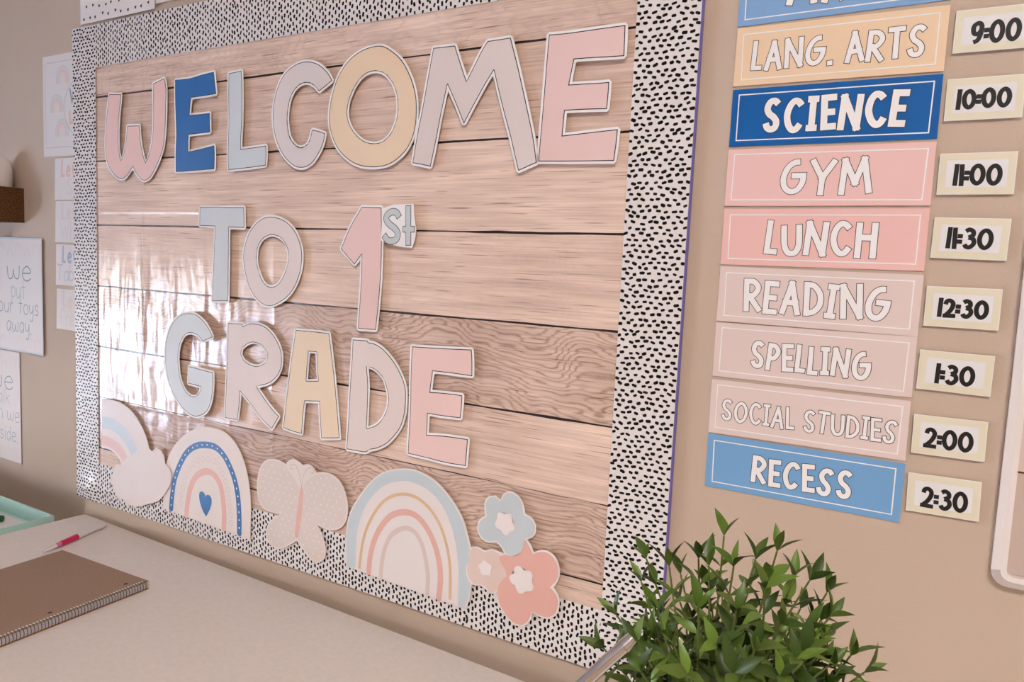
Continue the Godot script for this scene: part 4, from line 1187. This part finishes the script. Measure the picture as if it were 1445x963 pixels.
	part(jar, "body", lathe([Vector2(0.0001, 0), Vector2(0.029, 0), Vector2(0.031, 0.004), Vector2(0.031, 0.098), Vector2(0.029, 0.112), Vector2(0.026, 0.124), Vector2(0.018, 0.132), Vector2(0.0001, 0.135)], 32), mat("jar white", "e4dcd4", 0.3, 0.5))
	st = begin()
	for k in 7:
		for j in 3:
			var a := 0.55 + k * 0.16 + (j % 2) * 0.08
			var q := Vector3(cos(a), 0, sin(a))
			var s := Vector3(-sin(a), 0, cos(a))
			var c := q * 0.0313 + Vector3(0, 0.075 + j * 0.012, 0)
			quad(st, c - s * 0.0016 - Vector3(0, 0.004, 0), c + s * 0.0016 - Vector3(0, 0.004, 0), c + s * 0.0016 + Vector3(0, 0.004, 0), c - s * 0.0016 + Vector3(0, 0.004, 0), q)
	part(jar, "dark_print", st.commit(), mat("jar ink", "2b2725", 0.5))

func leaf_mesh(bend: float, fold: float, wide: float) -> ArrayMesh:
	var st := begin()
	st.set_smooth_group(0)
	var prof := [0.04, 0.62, 1.0, 0.86, 0.5, 0.02]
	var rows: Array = []
	for i in prof.size():
		var t := float(i) / (prof.size() - 1)
		var y := t
		var z := -bend * t * t
		var w: float = prof[i] * wide
		rows.append([Vector3(-w, y, z + fold * w), Vector3(0, y, z), Vector3(w, y, z + fold * w)])
	for i in rows.size() - 1:
		for k in 2:
			for v: Vector3 in [rows[i][k], rows[i + 1][k], rows[i + 1][k + 1], rows[i][k], rows[i + 1][k + 1], rows[i][k + 1]]:
				st.add_vertex(v)
	st.generate_normals()
	return st.commit()

func build_plant() -> void:
	var c := Vector3(-0.118, DESK, 0.325)
	var root := thing("potted_plant", "bushy green leafy plant on the desk below the schedule", "plant", c)
	part(root, "pot", lathe([Vector2(0.0001, 0.0003), Vector2(0.036, 0.0003), Vector2(0.040, 0.006), Vector2(0.050, 0.105), Vector2(0.053, 0.110), Vector2(0.053, 0.122), Vector2(0.048, 0.122), Vector2(0.046, 0.106), Vector2(0.0001, 0.104)]), mat("pot white", "ddd6cf", 0.35, 0.5))
	part(root, "soil", lathe([Vector2(0.0001, 0.112), Vector2(0.046, 0.110)]), mat("soil", "3b2f24", 0.95))
	var leaves: Array = [leaf_mesh(0.18, 0.5, 0.17), leaf_mesh(0.35, 0.35, 0.20), leaf_mesh(-0.12, 0.6, 0.15), leaf_mesh(0.5, 0.3, 0.18)]
	var greens: Array = []
	for k: Array in [["leaf deep", "334917"], ["leaf mid", "455e1e"], ["leaf bright", "617b2c"], ["leaf olive", "516226"]]:
		var m := mat(k[0], k[1], 0.42, 0.45)
		m.backlight_enabled = true
		m.backlight = Color(0.20, 0.26, 0.06)
		greens.append(m)
	var stem_m := mat("plant stem", "5a6a2e", 0.6)
	var rng := RandomNumberGenerator.new()
	rng.seed = 77
	var tips: Array = STEM_TIPS.duplicate()
	var own := 0
	var rest: Array = []
	var n_rest := 0
	var foot := c + Vector3(0, 0.112, 0)
	for k in 52:
		var a := rng.randf() * TAU
		var up := rng.randf_range(0.05, 1.0)
		tips.append(Vector3(c.x, 0.965, c.z) + Vector3(cos(a) * 0.072, up * 0.080, sin(a) * 0.062) * rng.randf_range(0.5, 1.0))
	var eye := Vector3(0, 1.27, 0.845)
	tips.sort_custom(func(a: Vector3, b: Vector3) -> bool: return a.distance_to(eye) < b.distance_to(eye))
	for tip: Vector3 in tips:
		var from := foot + Vector3(rng.randf_range(-1, 1), 0, rng.randf_range(-1, 1)) * 0.022
		var bow := from.lerp(tip, 0.5) + Vector3(0, 0.02, 0) - Vector3(tip.x - from.x, 0, tip.z - from.z) * 0.12
		var pts := PackedVector3Array()
		for i in 7:
			var t := i / 6.0
			pts.append(from.lerp(bow, t).lerp(bow.lerp(tip, t), t) - c)
		var stem := part(root, "stem", tube(pts, 0.0012, 0.0007, 5), stem_m)
		var turn := rng.randf() * TAU
		var length := from.distance_to(tip)
		var n := clampi(int(length / 0.023), 3, 7)
		for j in n:
			var t := 1.0 - j * 0.115
			var seg := clampf(t * 6.0, 0.0, 5.999)
			var p := pts[int(seg)].lerp(pts[int(seg) + 1], seg - int(seg))
			var d := (pts[int(seg) + 1] - pts[int(seg)]).normalized()
			var s1 := d.cross(Vector3(0.3, 0.2, 0.9)).normalized()
			for side in (2 if j > 0 else 3):
				var a := turn + j * 1.9 + side * (PI if j > 0 else TAU / 3) + rng.randf_range(-0.3, 0.3)
				var outw := s1.rotated(d, a)
				var spread := rng.randf_range(0.55, 1.15) if j > 0 else rng.randf_range(0.25, 0.7)
				var dir := (d * cos(spread) + outw * sin(spread)).normalized()
				var size := rng.randf_range(0.018, 0.027) * (0.9 if j == 0 else 1.0)
				var face := (d - dir * d.dot(dir)).normalized().rotated(dir, rng.randf_range(-0.5, 0.5))
				var b := Basis(dir.cross(face).normalized(), dir, face) * Basis.from_scale(Vector3.ONE * size)
				var xf := Transform3D(b, p)
				var li := rng.randi() % 4
				var gi := rng.randi() % 4
				if own < 300:
					own += 1
					var l := part(stem, "leaf", leaves[li], greens[gi])
					l.transform = xf
				else:
					rest.append([xf, greens[gi].albedo_color.srgb_to_linear()])
					n_rest += 1
	if n_rest:
		var mm := MultiMesh.new()
		mm.transform_format = MultiMesh.TRANSFORM_3D
		mm.use_colors = true
		mm.mesh = leaves[0]
		mm.instance_count = n_rest
		for i in n_rest:
			mm.set_instance_transform(i, rest[i][0])
			mm.set_instance_color(i, rest[i][1])
		var fm: StandardMaterial3D = greens[0].duplicate()
		fm.albedo_color = Color.WHITE
		fm.vertex_color_use_as_albedo = true
		var inst := MultiMeshInstance3D.new()
		inst.name = "inner_foliage"
		inst.multimesh = mm
		inst.material_override = fm
		inst.set_meta("kind", "stuff")
		root.add_child(inst)
	print("leaves ", own, " + ", n_rest)

func _ready() -> void:
	film_noise.seed = 41; film_noise.frequency = 0.32; film_noise.fractal_octaves = 2
	film_fine.seed = 42; film_fine.frequency = 0.9; film_fine.fractal_octaves = 2
	edge_noise.seed = 43; edge_noise.frequency = 0.1
	set_view()
	build_room()
	build_backdrop()
	border("dotted border strip along the top of the board", BX0 + 0.07, BX1 - 0.07, SY1 - 0.001, BY1, true, 0.0072, 1)
	border("dotted border strip along the bottom of the board", BX0 + 0.07, BX1 - 0.07, BY0, SY0 + 0.001, true, 0.0072, 2)
	border("dotted border strip down the left side of the board", BX0, WX0, BY0, BY1, false, 0.0078, 3)
	border("dotted border strip down the right side of the board", WX1, BX1, BY0, BY1, false, 0.0078, 4)
	build_letters()
	build_cutouts()
	build_schedule()
	build_papers()
	build_desk()
	build_plant()
